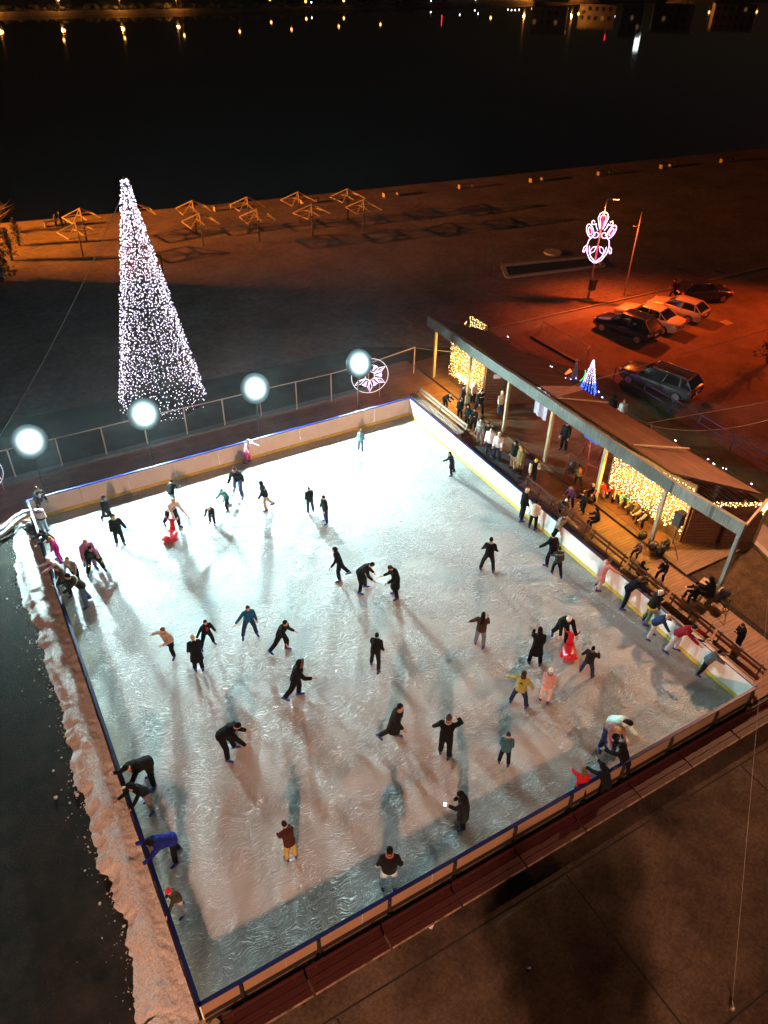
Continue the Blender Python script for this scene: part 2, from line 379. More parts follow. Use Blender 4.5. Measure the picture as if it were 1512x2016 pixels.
pm_ = n.new('ShaderNodeMapRange'); pm_.inputs['From Min'].default_value = .36; pm_.inputs['From Max'].default_value = .64; pm_.inputs['To Min'].default_value = .15; pm_.inputs['To Max'].default_value = 1.35; l.new(pt_.outputs[0], pm_.inputs[0])
ac2 = n.new('ShaderNodeMath'); ac2.operation = 'MULTIPLY'; l.new(acc.outputs[0], ac2.inputs[0]); l.new(pm_.outputs[0], ac2.inputs[1]); acc = ac2
fine = n.new('ShaderNodeTexNoise'); fine.inputs['Scale'].default_value = 9; fine.inputs['Detail'].default_value = 6; fine.inputs['Roughness'].default_value = .7
l.new(wv.outputs[0], fine.inputs['Vector'])
hs = n.new('ShaderNodeMath'); hs.operation = 'MULTIPLY_ADD'; hs.inputs[1].default_value = 1.2; l.new(acc.outputs[0], hs.inputs[0])
fs_ = n.new('ShaderNodeMath'); fs_.operation = 'MULTIPLY'; fs_.inputs[1].default_value = .26; l.new(fine.outputs[0], fs_.inputs[0]); l.new(fs_.outputs[0], hs.inputs[2])
bm = n.new('ShaderNodeBump'); bm.inputs['Strength'].default_value = .9; bm.inputs['Distance'].default_value = .03
l.new(hs.outputs[0], bm.inputs['Height']); l.new(bm.outputs[0], pb.inputs['Normal'])
big = n.new('ShaderNodeTexNoise'); big.inputs['Scale'].default_value = .35; big.inputs['Detail'].default_value = 5
l.new(tc.outputs['Object'], big.inputs['Vector'])
cr = n.new('ShaderNodeValToRGB'); cr.color_ramp.elements[0].position = .3; cr.color_ramp.elements[1].position = .72
cr.color_ramp.elements[0].color = (.315,.335,.345,1); cr.color_ramp.elements[1].color = (.45,.47,.48,1)
l.new(big.outputs[0], cr.inputs[0])
mx = n.new('ShaderNodeMix'); mx.data_type = 'RGBA'; mx.inputs[7].default_value = (.68,.70,.71,1)
sc = n.new('ShaderNodeMath'); sc.operation = 'MULTIPLY'; sc.inputs[1].default_value = .55; sc.use_clamp = True; l.new(acc.outputs[0], sc.inputs[0])
l.new(sc.outputs[0], mx.inputs[0]); l.new(cr.outputs[0], mx.inputs[6]); l.new(mx.outputs[2], pb.inputs['Base Color'])
pb.inputs['Roughness'].default_value = .42; pb.inputs['Specular IOR Level'].default_value = .35
b = MB(); b.quad([(.02,.02,.03),(19.98,.02,.03),(19.98,23.1,.03),(.02,23.1,.03)]); struct('ice', b, im)

# ------------------------------------------------------------------ rink barriers
def barrier(name, label, A, B, npan, posts=None, inner=1, brace=True, back=False):
    A = V((*A,0)); B = V((*B,0)); d = (B-A).normalized(); L = (B-A).length; nin = V((-d.y, d.x, 0))*inner   # towards the ice
    ang = math.atan2(d.y, d.x)
    t = thing(name, label, 'rink barrier', A)
    for i in range(npan):
        a = L*i/npan; c = A + d*(a + L/npan/2)
        m = MB(); m.box(c - nin*.02 + V((0,0,.66)), (L/npan-.014,.03,.9), ang); part(t, 'panel', m, M['board_white'])
        if back: m = MB(); m.box(c - nin*.042 + V((0,0,.66)), (L/npan-.014,.010,.88), ang); part(t, 'back_panel', m, M['panel_back'])
        m = MB(); m.box(c - nin*.015 + V((0,0,.11)), (L/npan-.008,.046,.18), ang); part(t, 'kick_strip', m, M['board_yellow'])
    m = MB(); m.box(A + d*L/2 - nin*.02 + V((0,0,1.135)), (L+.1,.10,.05), ang); part(t, 'top_rail', m, M['rail_blue'])
    for s in (posts or []):
        m = MB(); c = A + d*s - nin*.09
        m.box(c + V((0,0,.55)), (.07,.09,1.1), ang); brace and m.bar(c + V((0,0,.7)), c - nin*.30 + V((0,0,.02)), .05,.05)
        brace and m.box(c - nin*.16 + V((0,0,.02)), (.10,.45,.03), ang)
        part(t, 'frame_post', m, M['steel_dark'])
    if posts:
        m = MB()
        for z in (.52,.24): m.box(A + d*L/2 - nin*.10 + V((0,0,z)), (L,.05,.06), ang)
        part(t, 'frame_rail', m, M['steel_dark'])
    return t
fp = [1.0 + 2.13*i for i in range(9)] + [19.8]
barrier('rink_barrier', 'rink barrier with dark steel frame behind the maroon benches, nearest the viewer', (0,0), (20,0), 9, fp, 1, True, True)
barrier('rink_barrier', 'white rink barrier running along the snow bank', (0,23.14), (0,0), 10, [1.2+2.3*i for i in range(10)], 1, False)
barrier('rink_barrier', 'white rink barrier beneath the row of floodlights', (20,23.14), (0,23.14), 9, None, 1)
barrier('rink_barrier', 'white rink barrier beside the slatted benches and pavilion', (20,0), (20,23.14), 10, [1.2+2.3*i for i in range(10)], 1, False)

# ------------------------------------------------------------------ decks
b = MB(); b.box((21.72,14.5,.03),(3.36,29.0,.06)); struct('walkway', b, M['deck_y'], loc=(0,0,0))
b = MB(); b.prism([(23.42,5.95),(28.0,5.95),(28.0,28.4),(23.42,28.4)], .0, .17); struct('pavilion_deck', b, M['deck'])
b = MB(); b.box((8.0,24.93,.015),(24.06,3.4,.05)); struct('back_deck', b, M['deck_brown'])
b = MB(); b.box((8.0,26.83,.09),(24.06,.36,.2)); struct('ledge', b, mat('dark concrete ledge', (.10,.10,.11), .8, var=.2))
for x0,y0,x1,y1,lab in ((23.75,10.4,25.0,11.5,'brown rubber mat by the carved post of the lit stage'),(23.7,8.95,24.35,10.3,'narrow brown mat between two planks before the lit wall'),(24.42,8.75,25.2,10.3,'brown mat below the seated people at the lit wall'),(23.7,7.5,24.5,8.7,'brown mat nearest the speaker stand')):
    m = MB(); m.box(((x0+x1)/2,(y0+y1)/2,.182),(x1-x0,y1-y0,.02)); solo('floor_mat', m, mat('brown mat', (.13,.052,.028), .8, var=.2, vscale=3), lab, 'mat', ((x0+x1)/2,(y0+y1)/2,.17), 'mats on the pavilion deck')
m = MB(); m.prism([(20.3,14.6),(22.6,15.0),(23.3,16.2),(22.4,17.6),(21.5,18.6),(20.3,18.7)], .062, .078); solo('rubber_mat', m, mat('black rubber', (.02,.018,.022), .75), 'black rubber mat under the people waiting by the barrier', 'mat', (21.5,16.5,.06))

# ------------------------------------------------------------------ snow bank
from mathutils import noise as mnoise
def vnoise(x, y):
    return (math.sin(x*1.7+y*2.3)+math.sin(x*3.9-y*1.1+1.3)+math.sin(y*5.1+x*.7+2.1)+.6*math.sin(x*9.1+y*7.7)+.5*math.sin(y*13.3-x*8.2)+.35*math.sin(y*27.1+x*21))/4.0
sm = ground_mat('dirty snow', (.84,.84,.85), (.97,.97,.97), 1.3, .8, 1.8, 18, speck=((.25,.2,.16), 4.0, .035))
b = MB(); NY, NX = 640, 44
for j in range(NY+1):
    y = -.6 + 23.6*j/NY
    w = 1.20 + .34*mnoise.noise((y*.45,1.3,0)) + .16*mnoise.noise((y*1.6,7.1,0)) + .05*mnoise.noise((y*5,2.1,0))
    if y > 21.6: w *= max(.35, 1 - (y-21.6)*.28)
    if y < .6: w *= .75 + .4*max(0,(y+.6))/1.2
    for i in range(NX+1):
        u = i/NX; x = -.09 - u*w - .05*mnoise.noise((y*7,u*5,3.3))*u
        h = .10 + .17*math.exp(-((u-.58)/.26)**2)*(1+.5*mnoise.noise((y*.8,4.4,0))) + .05*mnoise.noise((x*1.3,y*.9,0)) + .032*mnoise.fractal((x*4.5,y*4.0,1.0),.75,2.3,6)
        h *= 1 if u < .72 else max(0,(1-u)/.28)**.8
        if i == NX: h = -.01
        b.v.append((x, y, max(-.01, h)))
for j in range(NY):
    for i in range(NX):
        a = j*(NX+1)+i; b.f.append((a, a+1, a+NX+2, a+NX+1)); b.m.append(0); b.sm.append(True)
struct('snow_bank', b, sm, 'stuff')
b = MB()
for k in range(900):
    y = rng.uniform(0,22.5); x = -1.08 - .34*mnoise.noise((y*.45,1.3,0)) - .22*mnoise.noise((y*1.6,7.1,0)) - rng.expovariate(5.5); r = .007+rng.expovariate(95)
    if rng.random() < .012: x = rng.uniform(-2.6,-1.4); r = rng.uniform(.02,.05)
    b.ball((x,y,r*.6), (r,r*rng.uniform(.7,1.3),r*.8), 5, 4, jit=.25)
struct('snow_crumbs', b, sm, 'stuff')
# ------------------------------------------------------------------ lamps
# floodlights along the back of the rink: a hot lamp, its lens glare painted as emission on an oversized dish
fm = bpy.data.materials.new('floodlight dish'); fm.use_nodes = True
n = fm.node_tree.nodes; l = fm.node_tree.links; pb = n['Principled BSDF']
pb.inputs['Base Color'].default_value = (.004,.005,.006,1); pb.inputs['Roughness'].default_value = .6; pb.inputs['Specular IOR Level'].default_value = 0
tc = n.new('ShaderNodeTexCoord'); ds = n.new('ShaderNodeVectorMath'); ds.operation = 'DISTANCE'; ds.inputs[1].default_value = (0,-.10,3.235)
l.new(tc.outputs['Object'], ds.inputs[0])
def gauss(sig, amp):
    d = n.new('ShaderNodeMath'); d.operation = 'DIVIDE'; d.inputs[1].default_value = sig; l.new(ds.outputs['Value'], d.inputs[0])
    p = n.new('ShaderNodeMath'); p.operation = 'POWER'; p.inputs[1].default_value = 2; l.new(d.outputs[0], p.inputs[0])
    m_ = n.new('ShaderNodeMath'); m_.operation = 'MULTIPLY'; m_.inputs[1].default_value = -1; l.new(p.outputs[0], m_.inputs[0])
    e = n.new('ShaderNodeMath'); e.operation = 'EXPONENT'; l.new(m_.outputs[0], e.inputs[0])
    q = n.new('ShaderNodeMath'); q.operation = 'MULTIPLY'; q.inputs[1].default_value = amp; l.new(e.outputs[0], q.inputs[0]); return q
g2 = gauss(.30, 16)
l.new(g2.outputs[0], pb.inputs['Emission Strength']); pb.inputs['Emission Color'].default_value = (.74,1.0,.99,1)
def floodlight(x, y, label):
    t = thing('floodlight', label, 'floodlight', (x, y, 0), 'floodlights behind the rink')
    m = MB(); m.tube([(x,y,.03),(x,y,3.02)], [.032,.026], 8); m.box((x,y,.05),(.3,.3,.04)); part(t, 'mast', m, M['steel_dark'])
    tilt = rad(14); Rm_ = Matrix.Rotation(tilt, 3, 'X')    # faces -y and a little down
    c = V((x, y-.06, 3.22)); n_ = 24
    Rd_ = Matrix.Rotation(rad(-24), 3, 'X')
    def ring(off, r, R_=None): return [c + (R_ or Rd_) @ V((r*math.cos(2*math.pi*i/n_), off, r*math.sin(2*math.pi*i/n_))) for i in range(n_)]
    m = MB(); rs = [ring(.30,.14), ring(.22,.40), ring(.0,.78), ring(-.022,.78), ring(-.022,.775)]
    vs = [p for r in rs for p in r]; fs = [(k*n_+i, k*n_+(i+1)%n_, (k+1)*n_+(i+1)%n_, (k+1)*n_+i) for k in range(4) for i in range(n_)] + [tuple(range(n_))]
    m.add(vs, fs, 0, True); m.box((x, y+.08, 3.08), (.10,.10,.22)); part(t, 'housing', m, M['steel_dark'])
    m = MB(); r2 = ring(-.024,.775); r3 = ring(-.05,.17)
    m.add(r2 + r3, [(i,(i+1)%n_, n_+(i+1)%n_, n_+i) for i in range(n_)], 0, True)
    part(t, 'halo', m, fm)
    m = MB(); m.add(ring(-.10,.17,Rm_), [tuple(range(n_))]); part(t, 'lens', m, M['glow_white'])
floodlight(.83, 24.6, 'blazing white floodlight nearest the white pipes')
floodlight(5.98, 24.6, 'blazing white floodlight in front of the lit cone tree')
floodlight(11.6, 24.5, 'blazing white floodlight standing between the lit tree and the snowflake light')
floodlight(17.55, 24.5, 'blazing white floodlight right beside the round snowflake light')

def street_lamp(label, base, h, arm, power, group=None, color=(1.0,.40,.115), radius=.12, name='street_lamp', head=True, aim=None, cone=140):
    base = V(base); t = thing(name, label, 'street lamp', base, group)
    m = MB(); m.tube([base, base+V((0,0,h))], [.085,.05], 8); m.box(base+V((0,0,.05)), (.3,.3,.1)); part(t, 'pole', m, M['steel'])
    a = V((*arm,0)); top = base + V((0,0,h)); e = top + a + V((0,0,.12))
    m = MB(); m.tube([top - V((0,0,.1)), top + a*.5 + V((0,0,.12)), e], .035, 6); part(t, 'arm', m, M['steel'])
    dn = a.normalized()
    m = MB(); m.bar(e - dn*.12, e + dn*.5, .24, .10); hd = part(t, 'lamp_head', m, M['steel'])
    m = MB(); m.bar(e - dn*.02 - V((0,0,.062)), e + dn*.44 - V((0,0,.062)), .18, .02); part(t, 'lamp_glass', m, M['sodium'])
    if power: point_light(t, 'lamp_light', e + dn*.2 - V((0,0,.22)), power, color, radius, spot=cone if aim else None, blend=1.0, aim=aim)
    return t
SOD = (1.0,.40,.12)
street_lamp('tall sodium street lamp standing on the right beyond the pavilion end', (31.4,6.8,0), 10.5, (-.9,0), 11000, color=(1.0,.48,.24), radius=.25, aim=(17,7,0))
street_lamp('tall sodium street lamp on the plaza at the near side', (-12.8,-27.8,0), 19.0, (.5,.7), 80000, color=(1.0,.46,.27), radius=.7, aim=(6.5,1,0), cone=50)
street_lamp('sodium street lamp lighting the far end of the car park', (62,22,0), 9.0, (-.9,.2), 20000, color=(1.0,.10,.008), aim=(42,18,0), cone=104)
street_lamp('sodium street lamp lighting the beach shelters', (-20,69.5,0), 10.0, (.9,-.3), 370000, color=(1.0,.25,.018), aim=(22,65,0), cone=60)

# ornament lamp post beside the car park
def curve_pts(fn, n=18): return [fn(i/(n-1)) for i in range(n)]
op = V((40.62,31.4,0)); rv = V((.80,-.60,0)).normalized()
t = thing('ornament_lamp_post', 'lamp post with glowing white and red rope light ornament', 'lamp post', op)
m = MB(); m.tube([op, op+V((0,0,7.0))], [.085,.05], 8); m.box(op+V((0,0,.04)), (.45,.45,.08)); part(t, 'pole', m, M['steel'])
m = MB(); top = op+V((0,0,7.0)); m.tube([top, top+rv*.1+V((0,0,.22)), top+rv*.55+V((0,0,.26))], .035, 6); m.bar(top+rv*.4+V((0,0,.27)), top+rv*.9+V((0,0,.27)), .22, .09); part(t, 'lamp_head', m, M['steel'])
m = MB(); m.bar(top+rv*.45+V((0,0,.215)), top+rv*.86+V((0,0,.215)), .16, .02); part(t, 'lamp_glass', m, M['sodium'])
point_light(t, 'lamp_light', top+rv*.65+V((0,0,.08)), 9000, (1.0,.11,.008), .1, spot=146, aim=(40.5,27.0,0), blend=1.0)
m = MB(); m.box(op+V((.12,-.1,1.15)), (.42,.34,.75)); m.box(op+V((.3,-.22,1.45)), (.3,.1,.2)); part(t, 'control_box', m, M['black'])
fw = V((-rv.y, rv.x, 0))*-1
if fw.dot(CAM - op) < 0: fw = -fw
def P2(u, v, off=.16): return op + V((0,0,4.55)) + rv*u + V((0,0,v)) + fw*off
wh = MB(); rd = MB()
def rope(pts, mb=wh, r=.034): mb.tube([P2(*p) for p in pts], r, 6)
def spiral(cx, cy, r0, r1, a0, turns, s, n_=22): return [(s*(cx + (r0+(r1-r0)*i/n_)*math.cos(a0+turns*6.283*i/n_)), cy + (r0+(r1-r0)*i/n_)*math.sin(a0+turns*6.283*i/n_)) for i in range(n_+1)]
for s in (-1, 1):
    rope([(s*.05,-1.74),(s*.40,-1.52),(s*.68,-1.05),(s*.78,-.55),(s*.70,-.12),(s*.48,.12)])       # outer leaf of the bowl
    rope([(s*.10,-1.56),(s*.36,-1.32),(s*.54,-.95),(s*.60,-.55)])                                # its inner line
    rope([(s*.05,-1.74),(s*.10,-1.56)])
    rope([(s*.10,-.55),(s*.34,-.62),(s*.48,-.86),(s*.40,-1.06),(s*.20,-.90),(s*.10,-.55)], r=.026)                                            # scrolls inside the bowl
    rope([(s*.78,-.50),(s*.96,-.66),(s*1.0,-.98),(s*.90,-1.02),(s*.78,-.72)])                     # side leaf
    rope([(s*(.74+.15*math.sin(a)+.24*math.cos(a)), .50+.46*math.sin(a)) for a in [i*.42 for i in range(16)]])   # big petals
    rope([(s*(.74+.08*math.sin(a)+.12*math.cos(a)), .50+.26*math.sin(a)) for a in [i*.42 for i in range(16)]], r=.026)
    rope(spiral(.30,.28,.07,.27,-1.0,1.1,s), r=.03)
    rope([(s*.10,.66),(s*.22,1.0),(s*.34,1.40),(s*.26,1.70),(s*.06,1.82)])                        # upper arch
    rope([(s*.05,.70),(s*.12,1.05),(s*.20,1.38),(s*.14,1.58),(s*.02,1.62)], r=.026)
    rope(spiral(.60,1.12,.04,.20,3.6,-1.0,s), r=.03)                                             # little curl
    rope([(s*.42,1.02),(s*.36,.78),(s*.22,.56)], r=.03)
    rope([(s*.70,.30),(s*.78,.66)], rd, .06)
rope([(0,.62),(.02,1.05),(-.01,1.5)], rd, .08); rope([(0,-.5),(0,-1.4)], rd, .05)
part(t, 'rope_light', wh, M['neon']); part(t, 'red_rope_light', rd, M['neon_red'])
m = MB()
for v in (-1.2,.0,1.2): m.bar(P2(-.7 if abs(v)<1 else -.3, v, .08), P2(.7 if abs(v)<1 else .3, v, .08), .03,.03)
part(t, 'mounting_frame', m, M['steel_dark'])

bp = V((43.47,30.6,0)); t = thing('bare_pole', 'slim bare pole beside the row of parked cars', 'pole', bp)
m = MB(); m.tube([bp, bp+V((0,0,6.2))], [.07,.04], 8); m.box(bp+V((0,0,.03)), (.3,.3,.06)); part(t, 'pole', m, M['steel'])
m = MB(); m.tube([bp+V((0,0,5.3)), bp+V((-.2,.1,5.15)), bp+V((-.38,.2,5.22))], .03, 6); part(t, 'bracket', m, M['steel'])

# ------------------------------------------------------------------ railing behind the rink
def railing(name, label, pts, h, post_m, rail_m, rails=(1.0,), pr=.03, rr=.025, closed_to=None):
    t = thing(name, label, 'railing', (*pts[0][:2],0))
    for p in pts:
        m = MB(); m.tube([(p[0],p[1],0),(p[0],p[1],h)], pr, 6); part(t, 'post', m, post_m)
    for f_ in rails:
        m = MB()
        for a, b_ in zip(pts, pts[1:]): m.tube([(a[0],a[1],h*f_),(b_[0],b_[1],h*f_)], rr, 6)
        part(t, 'rail', m, rail_m)
    return t
railing('railing', 'brown post and rail fence on the ledge behind the floodlights', [(-2.35,26.85),(-.17,26.85),(2.02,26.8),(4.2,26.8),(6.3,26.8),(8.42,26.75),(10.5,26.7),(12.6,26.7),(14.75,26.65),(16.9,26.6),(19.4,26.75),(22.88,27.3)], 1.78, M['post_brown'], M['post_brown'], (1.0,), .035, .028)
M['rail_paint'] = mat('blue railing paint', (.022,.026,.10), .5)
railing('railing', 'low blue railing between the lawn and the car park', [(33.2,20.8),(33.25,18.4),(33.3,16.3),(33.3,14.3),(33.25,12.0),(33.15,9.5),(33.1,7.0)], .95, M['rail_paint'], M['rail_paint'], (1.0,.5), .035, .03)

# snowflake lights
def snowflake(c, label):
    c = V(c); t = thing('snowflake_light', label, 'light decoration', (c.x,c.y,0), 'snowflake lights on the railing')
    rx = V((.92,-.26,0)).normalized(); rz = V((0,0,1))
    def q(a, r): return c + rx*(r*math.cos(a)) + rz*(r*math.sin(a))
    m = MB(); m.tube([q(2*math.pi*i/40, 1.06) for i in range(40)], .017, 6, closed=True); part(t, 'ring', m, mat('ring rope light', (.8,.8,.85), .3, emit=(.85,.85,.95), estr=.9))
    for k in range(6):
        a = rad(90 + 60*k); m = MB()
        m.tube([q(a,.26), q(a-.19,.70), q(a,1.0), q(a+.19,.70), q(a,.26)], .017, 6)
        m.tube([q(a,.30), q(a-.06,.62), q(a,.85)], .012, 5); m.tube([q(a+.5,.24), q(a,.34), q(a-.5,.24)], .014, 5)
        part(t, 'petal', m, mat('petal rope light', (.8,.75,.9), .3, emit=(.92,.76,1.0), estr=2.0) if k == 0 else bpy.data.materials['petal rope light'])
        m = MB(); a2 = a + rad(30)
        for s in (-.12,0,.12): m.tube([q(a2,.34), q(a2+s,.60+.1*(s==0))], .010, 5)
        for s in (-.15,0,.15): m.octa(q(a2+s,.66), .035)
        part(t, 'sprig', m, M['led_violet'])
    m = MB(); m.tube([c+V((-.75,.05,-c.z+.05)), c+V((-.75,.05,-.1))], .025, 6); m.tube([c+V((.8,.3,-c.z+.05)), c+V((.8,.3,.1))], .025, 6); part(t, 'stand', m, M['post_brown'])
snowflake((18.75,25.4,1.75), 'round snowflake light in a ring by the corner near the pavilion')
snowflake((-1.62,25.9,1.55), 'snowflake light in a ring cut by the picture edge')

# white hoses running to the rink corner
for k,(dy,lab) in enumerate(((0,'thick white insulated hose lying nearest the snow'),(.34,'thick white insulated hose lying nearest the brown deck'))):
    m = MB(); pts = [(-.05,22.75+dy*.9,.62),(-.35,22.75+dy,.62),(-.75,22.72+dy,.50),(-1.3,22.45+dy*1.1,.30),(-2.0,22.3+dy*1.1,.14),(-3.2,22.5+dy,.13),(-4.5,22.9+dy,.13)]
    pts2 = []
    for i in range(len(pts)-1):
        for f_ in (0,.25,.5,.75): pts2.append(V(pts[i]).lerp(V(pts[i+1]), f_))
    m.tube(pts2, [.11+.008*math.sin(i*2.1) for i in range(len(pts2))], 10)
    solo('hose', m, mat('white pipe lagging', (.72,.70,.70), .6, var=.15, vscale=5, bump=.4), lab, 'hose', (-1.5,22.4+dy,0), 'hoses at the rink corner')
m = MB(); m.prism([(-.12,21.75),(-.12,22.35),(-.55,22.35)], .0, .34); solo('wedge_block', m, M['steel_dark'], 'small dark wedge block against the barrier below the hoses', 'block', (-.2,22.1,0))
# ------------------------------------------------------------------ tall cone of lights
def light_string(t, pts, n, r, m_bulb, jitter=.05, name='light_string', skip=0.0):
    """one hanging string: thin wire and its bulbs, one mesh"""
    m = MB(); pts = [V(p) for p in pts]; m.tube(pts, .006, 3, 0, False, False)
    for k in range(n):
        if rng.random() < skip: continue
        u = (k + rng.uniform(.1,.9))/n*(len(pts)-1); i = min(int(u), len(pts)-2)
        p = pts[i].lerp(pts[i+1], u - i) + V((rng.uniform(-jitter,jitter), rng.uniform(-jitter,jitter), 0))
        m.octa(p, r*rng.choice((.7,.85,1,1,1.15)), 1)
    return part(t, name, m, [M['wire'], m_bulb])
tc0 = V((8.35,30.75,0)); TH, TR = 12.15, 2.42
t = thing('light_cone_tree', 'tall cone shaped Christmas tree of white lights', 'lit tree', tc0)
m = MB(); m.tube([tc0, tc0+V((0,0,TH+.1))], [.14,.06], 10); part(t, 'mast', m, M['steel_dark'])
for f_ in (.0,.25,.5,.75,.98):
    m = MB(); r = TR*(1-f_)+.22*f_; m.tube([tc0+V((r*math.cos(i*.2618), r*math.sin(i*.2618), .35+f_*(TH-.4))) for i in range(24)], .03, 5, closed=True)
    part(t, 'hoop', m, M['wire'])
for k in range(72):
    a = 2*math.pi*(k+.3*rng.random())/72; e = (math.cos(a), math.sin(a)); z0 = .12+rng.uniform(0,.5)
    rr = lambda z: TR*(1-z/TH) + .07*(z/TH)
    pts = [tc0 + V((e[0]*rr(z), e[1]*rr(z), z)) for z in (z0, TH*.33, TH*.66, TH)]
    light_string(t, pts, 56, .027, M['led_white'], .11)
m = MB()
for k in range(60):
    a = rng.uniform(0,6.28); z = rng.uniform(.3,TH*.7); r0 = TR*(1-z/TH)*.8
    m.tube([tc0+V((0,0,z)), tc0+V((r0*math.cos(a), r0*math.sin(a), z-.2))], .02, 4)
part(t, 'branch', m, M['wire'])

# ------------------------------------------------------------------ pavilion
M['beam'] = wood('weathered grey timber', (.25,.265,.245), (.20,.215,.20), .16, 'yz', .8, gap=(.10,.11,.10), long_=3.1)
M['roof_plank'] = wood('brown roof boards', (.105,.052,.025), (.072,.034,.017), .18, 'y', .75, long_=5.5)
M['roof_felt'] = mat('dark roofing felt', (.030,.024,.022), .85, var=.4, vscale=1.2, bump=.4, bscale=6)
M['slat'] = mat('dark timber slat', (.12,.055,.028), .65, var=.3, vscale=4)
M['wall_warm'] = wood('pale timber wall', (.16,.095,.035), (.12,.07,.026), .14, 'z', .6)
M['post_wood'] = mat('timber post', (.30,.24,.16), .7, var=.25, vscale=4)
M['poly'] = mat('clear roofing sheet', (.30,.32,.36), .18, var=.3, vscale=3, alpha=.75)
t = thing('pavilion', 'long timber pavilion with grey fascia beam and two lit kiosks', 'pavilion', (25.5,16.5,0))
for y,x in ((26.15,23.58),(22.6,23.56),(19.1,23.56),(15.62,23.58),(11.75,23.45),(8.2,23.56),(4.65,23.85)):
    m = MB(); m.box((x,y,1.66),(.15,.15,3.2)); part(t, 'post', m, M['post_wood'] if y > 5 else M['beam'])
ys = [26.95,23.3,19.2,15.2,11.2,7.9,4.5]
for a, b_ in zip(ys, ys[1:]):
    m = MB(); dz = rng.uniform(-.02,.02); x = 23.50 + (.2*(8-min(a,8))/3.5 if a < 8 else 0); x2 = 23.50 + (.28 if b_ < 5 else 0)
    m.bar((x,a-.008,3.50+dz), (x2,b_+.008,3.50+dz), .17, .58); part(t, 'fascia_board', m, M['beam'])
def slab(pts, th):
    m = MB(); lo = [V(p)-V((0,0,th)) for p in pts]; n = len(pts)
    m.add([*pts, *lo], [tuple(range(n)), tuple(range(2*n-1,n-1,-1))] + [(i, n+i, n+(i+1)%n, (i+1)%n) for i in range(n)]); return m
def X(p, x): p = V(p); p.x = max(p.x, x); return p
A1, A2, A3, A4 = X(at(853,626,3.70),23.6), at(962,652,2.62), at(1141,762,2.62), at(1062,760,3.66)
B1, B2, B3, B4 = at(1096,783,3.66), at(1149,768,2.62), at(1500,972,2.50), at(1325,931,3.62)
for p in (A1,A4,B1,B4): p.x = max(23.62, min(p.x, 24.2))
part(t, 'felt_roof', slab([A1,A4,A3,A2], .10), M['roof_felt'])
part(t, 'plank_roof', slab([B1,B4,B3,B2], .10), M['roof_plank'])
part(t, 'clear_roof_sheet', slab([A4+V((.05,-.03,-.03)),B1+V((.05,.03,-.03)),B2+V((0,.02,-.03)),A3+V((0,-.02,-.03))], .02), M['poly'])
m = MB()
for i in range(7):
    f_ = (i+.5)/7; m.bar(A4.lerp(B1,f_)+V((0,0,.03)), A3.lerp(B2,f_)+V((0,0,.03)), .04,.04)
part(t, 'roof_batten', m, M['steel'])
for i in range(9):
    f_ = (i+.5)/9; m = MB(); m.bar(A1.lerp(A4,f_)+V((.05,0,.012)), A2.lerp(A3,f_)+V((-.03,0,.012)), .05,.025); part(t, 'roof_seam', m, M['steel_dark'])
for pa, pb_ in ((A2,A3),(B2,B3)):
    m = MB(); m.tube([pa+V((.06,0,-.10)), pb_+V((.06,0,-.10))], .06, 7); part(t, 'gutter', m, M['steel_dark'])
for a, b_ in ((at(1097,784,3.70), at(1197,793,3.05)), (at(1247,877,3.63), at(1357,884,2.95))):
    m = MB(); m.bar(a+V((0,0,.03)), b_+V((0,0,.03)), .07,.05); part(t, 'roof_lath', m, M['post_wood'])
def slat_wall(a, b_, z0, z1, step=.17, mt=None):
    m = MB(); a = V((*a,0)); b_ = V((*b_,0)); L = (b_-a).length; k = int((z1-z0)/step); up = V((0,0,1))
    for i in range(k):
        z = z0 + step*(i+.5); m.bar(a+up*z, b_+up*z, .035, step*.86)
    nrm = (b_-a).normalized().cross(up)*.05
    for f_ in (0.0,.36,.68,1.0):
        p = a.lerp(b_, f_) - nrm; m.bar(p+up*z0, p+up*z1, .09, .09, up=(0,1,0))
    return part(t, 'slat_wall', m, mt or M['slat'])
def flat_wall(a, b_, z0, z1, mt, nm='wall', th=.08):
    m = MB(); a = V((*a,0)); b_ = V((*b_,0)); m.bar(a+V((0,0,(z0+z1)/2)), b_+V((0,0,(z0+z1)/2)), th, z1-z0); return part(t, nm, m, mt)
Z0 = .171
flat_wall((24.25,25.35), (24.22,22.02), Z0, 3.25, M['wall_warm'])
slat_wall((24.25,21.93), (27.2,20.65), Z0, 2.75)
slat_wall((27.45,26.2), (27.45,20.6), Z0, 2.45)
flat_wall((24.35,25.44), (27.1,28.0), Z0, 2.35, M['wall_warm'])
flat_wall((27.5,28.0), (27.5,26.3), Z0, 2.6, M['wall_warm'])
flat_wall((24.33,11.82), (24.83,7.66), Z0, 3.22, M['wall_warm'])
slat_wall((24.92,7.55), (27.75,6.08), Z0, 2.42)
slat_wall((24.45,11.95), (27.6,12.9), Z0, 2.7)
slat_wall((27.75,12.8), (27.8,6.2), Z0, 2.35)
m = MB(); m.bar((23.82,4.62,3.3), (27.7,6.15,2.48), .09,.12); part(t, 'brace', m, M['post_wood'])
m = MB(); m.bar((27.78,6.08,Z0), (27.78,6.08,2.62), .14,.14, up=(0,1,0)); part(t, 'corner_post', m, M['post_wood'])
m = MB(); m.box((24.0,23.4,1.08),(.42,1.9,.07)); m.box((24.08,23.4,.98),(.2,1.8,.10)); part(t, 'counter', m, M['white_paint'])
p = at(980,747,1.75); m = MB(); d = (V((27.2,20.65,0))-V((24.25,21.93,0))).normalized(); pc = V((24.25,21.93,0))+d*.85+V((-d.y*-1,0,0))*0
pn = V((d.y,-d.x,0)); pc = V((24.25,21.93,2.0))+d*.6+pn*.09; m.bar(pc-d*.2, pc+d*.2, .01, .26); part(t, 'notice', m, M['paper'])

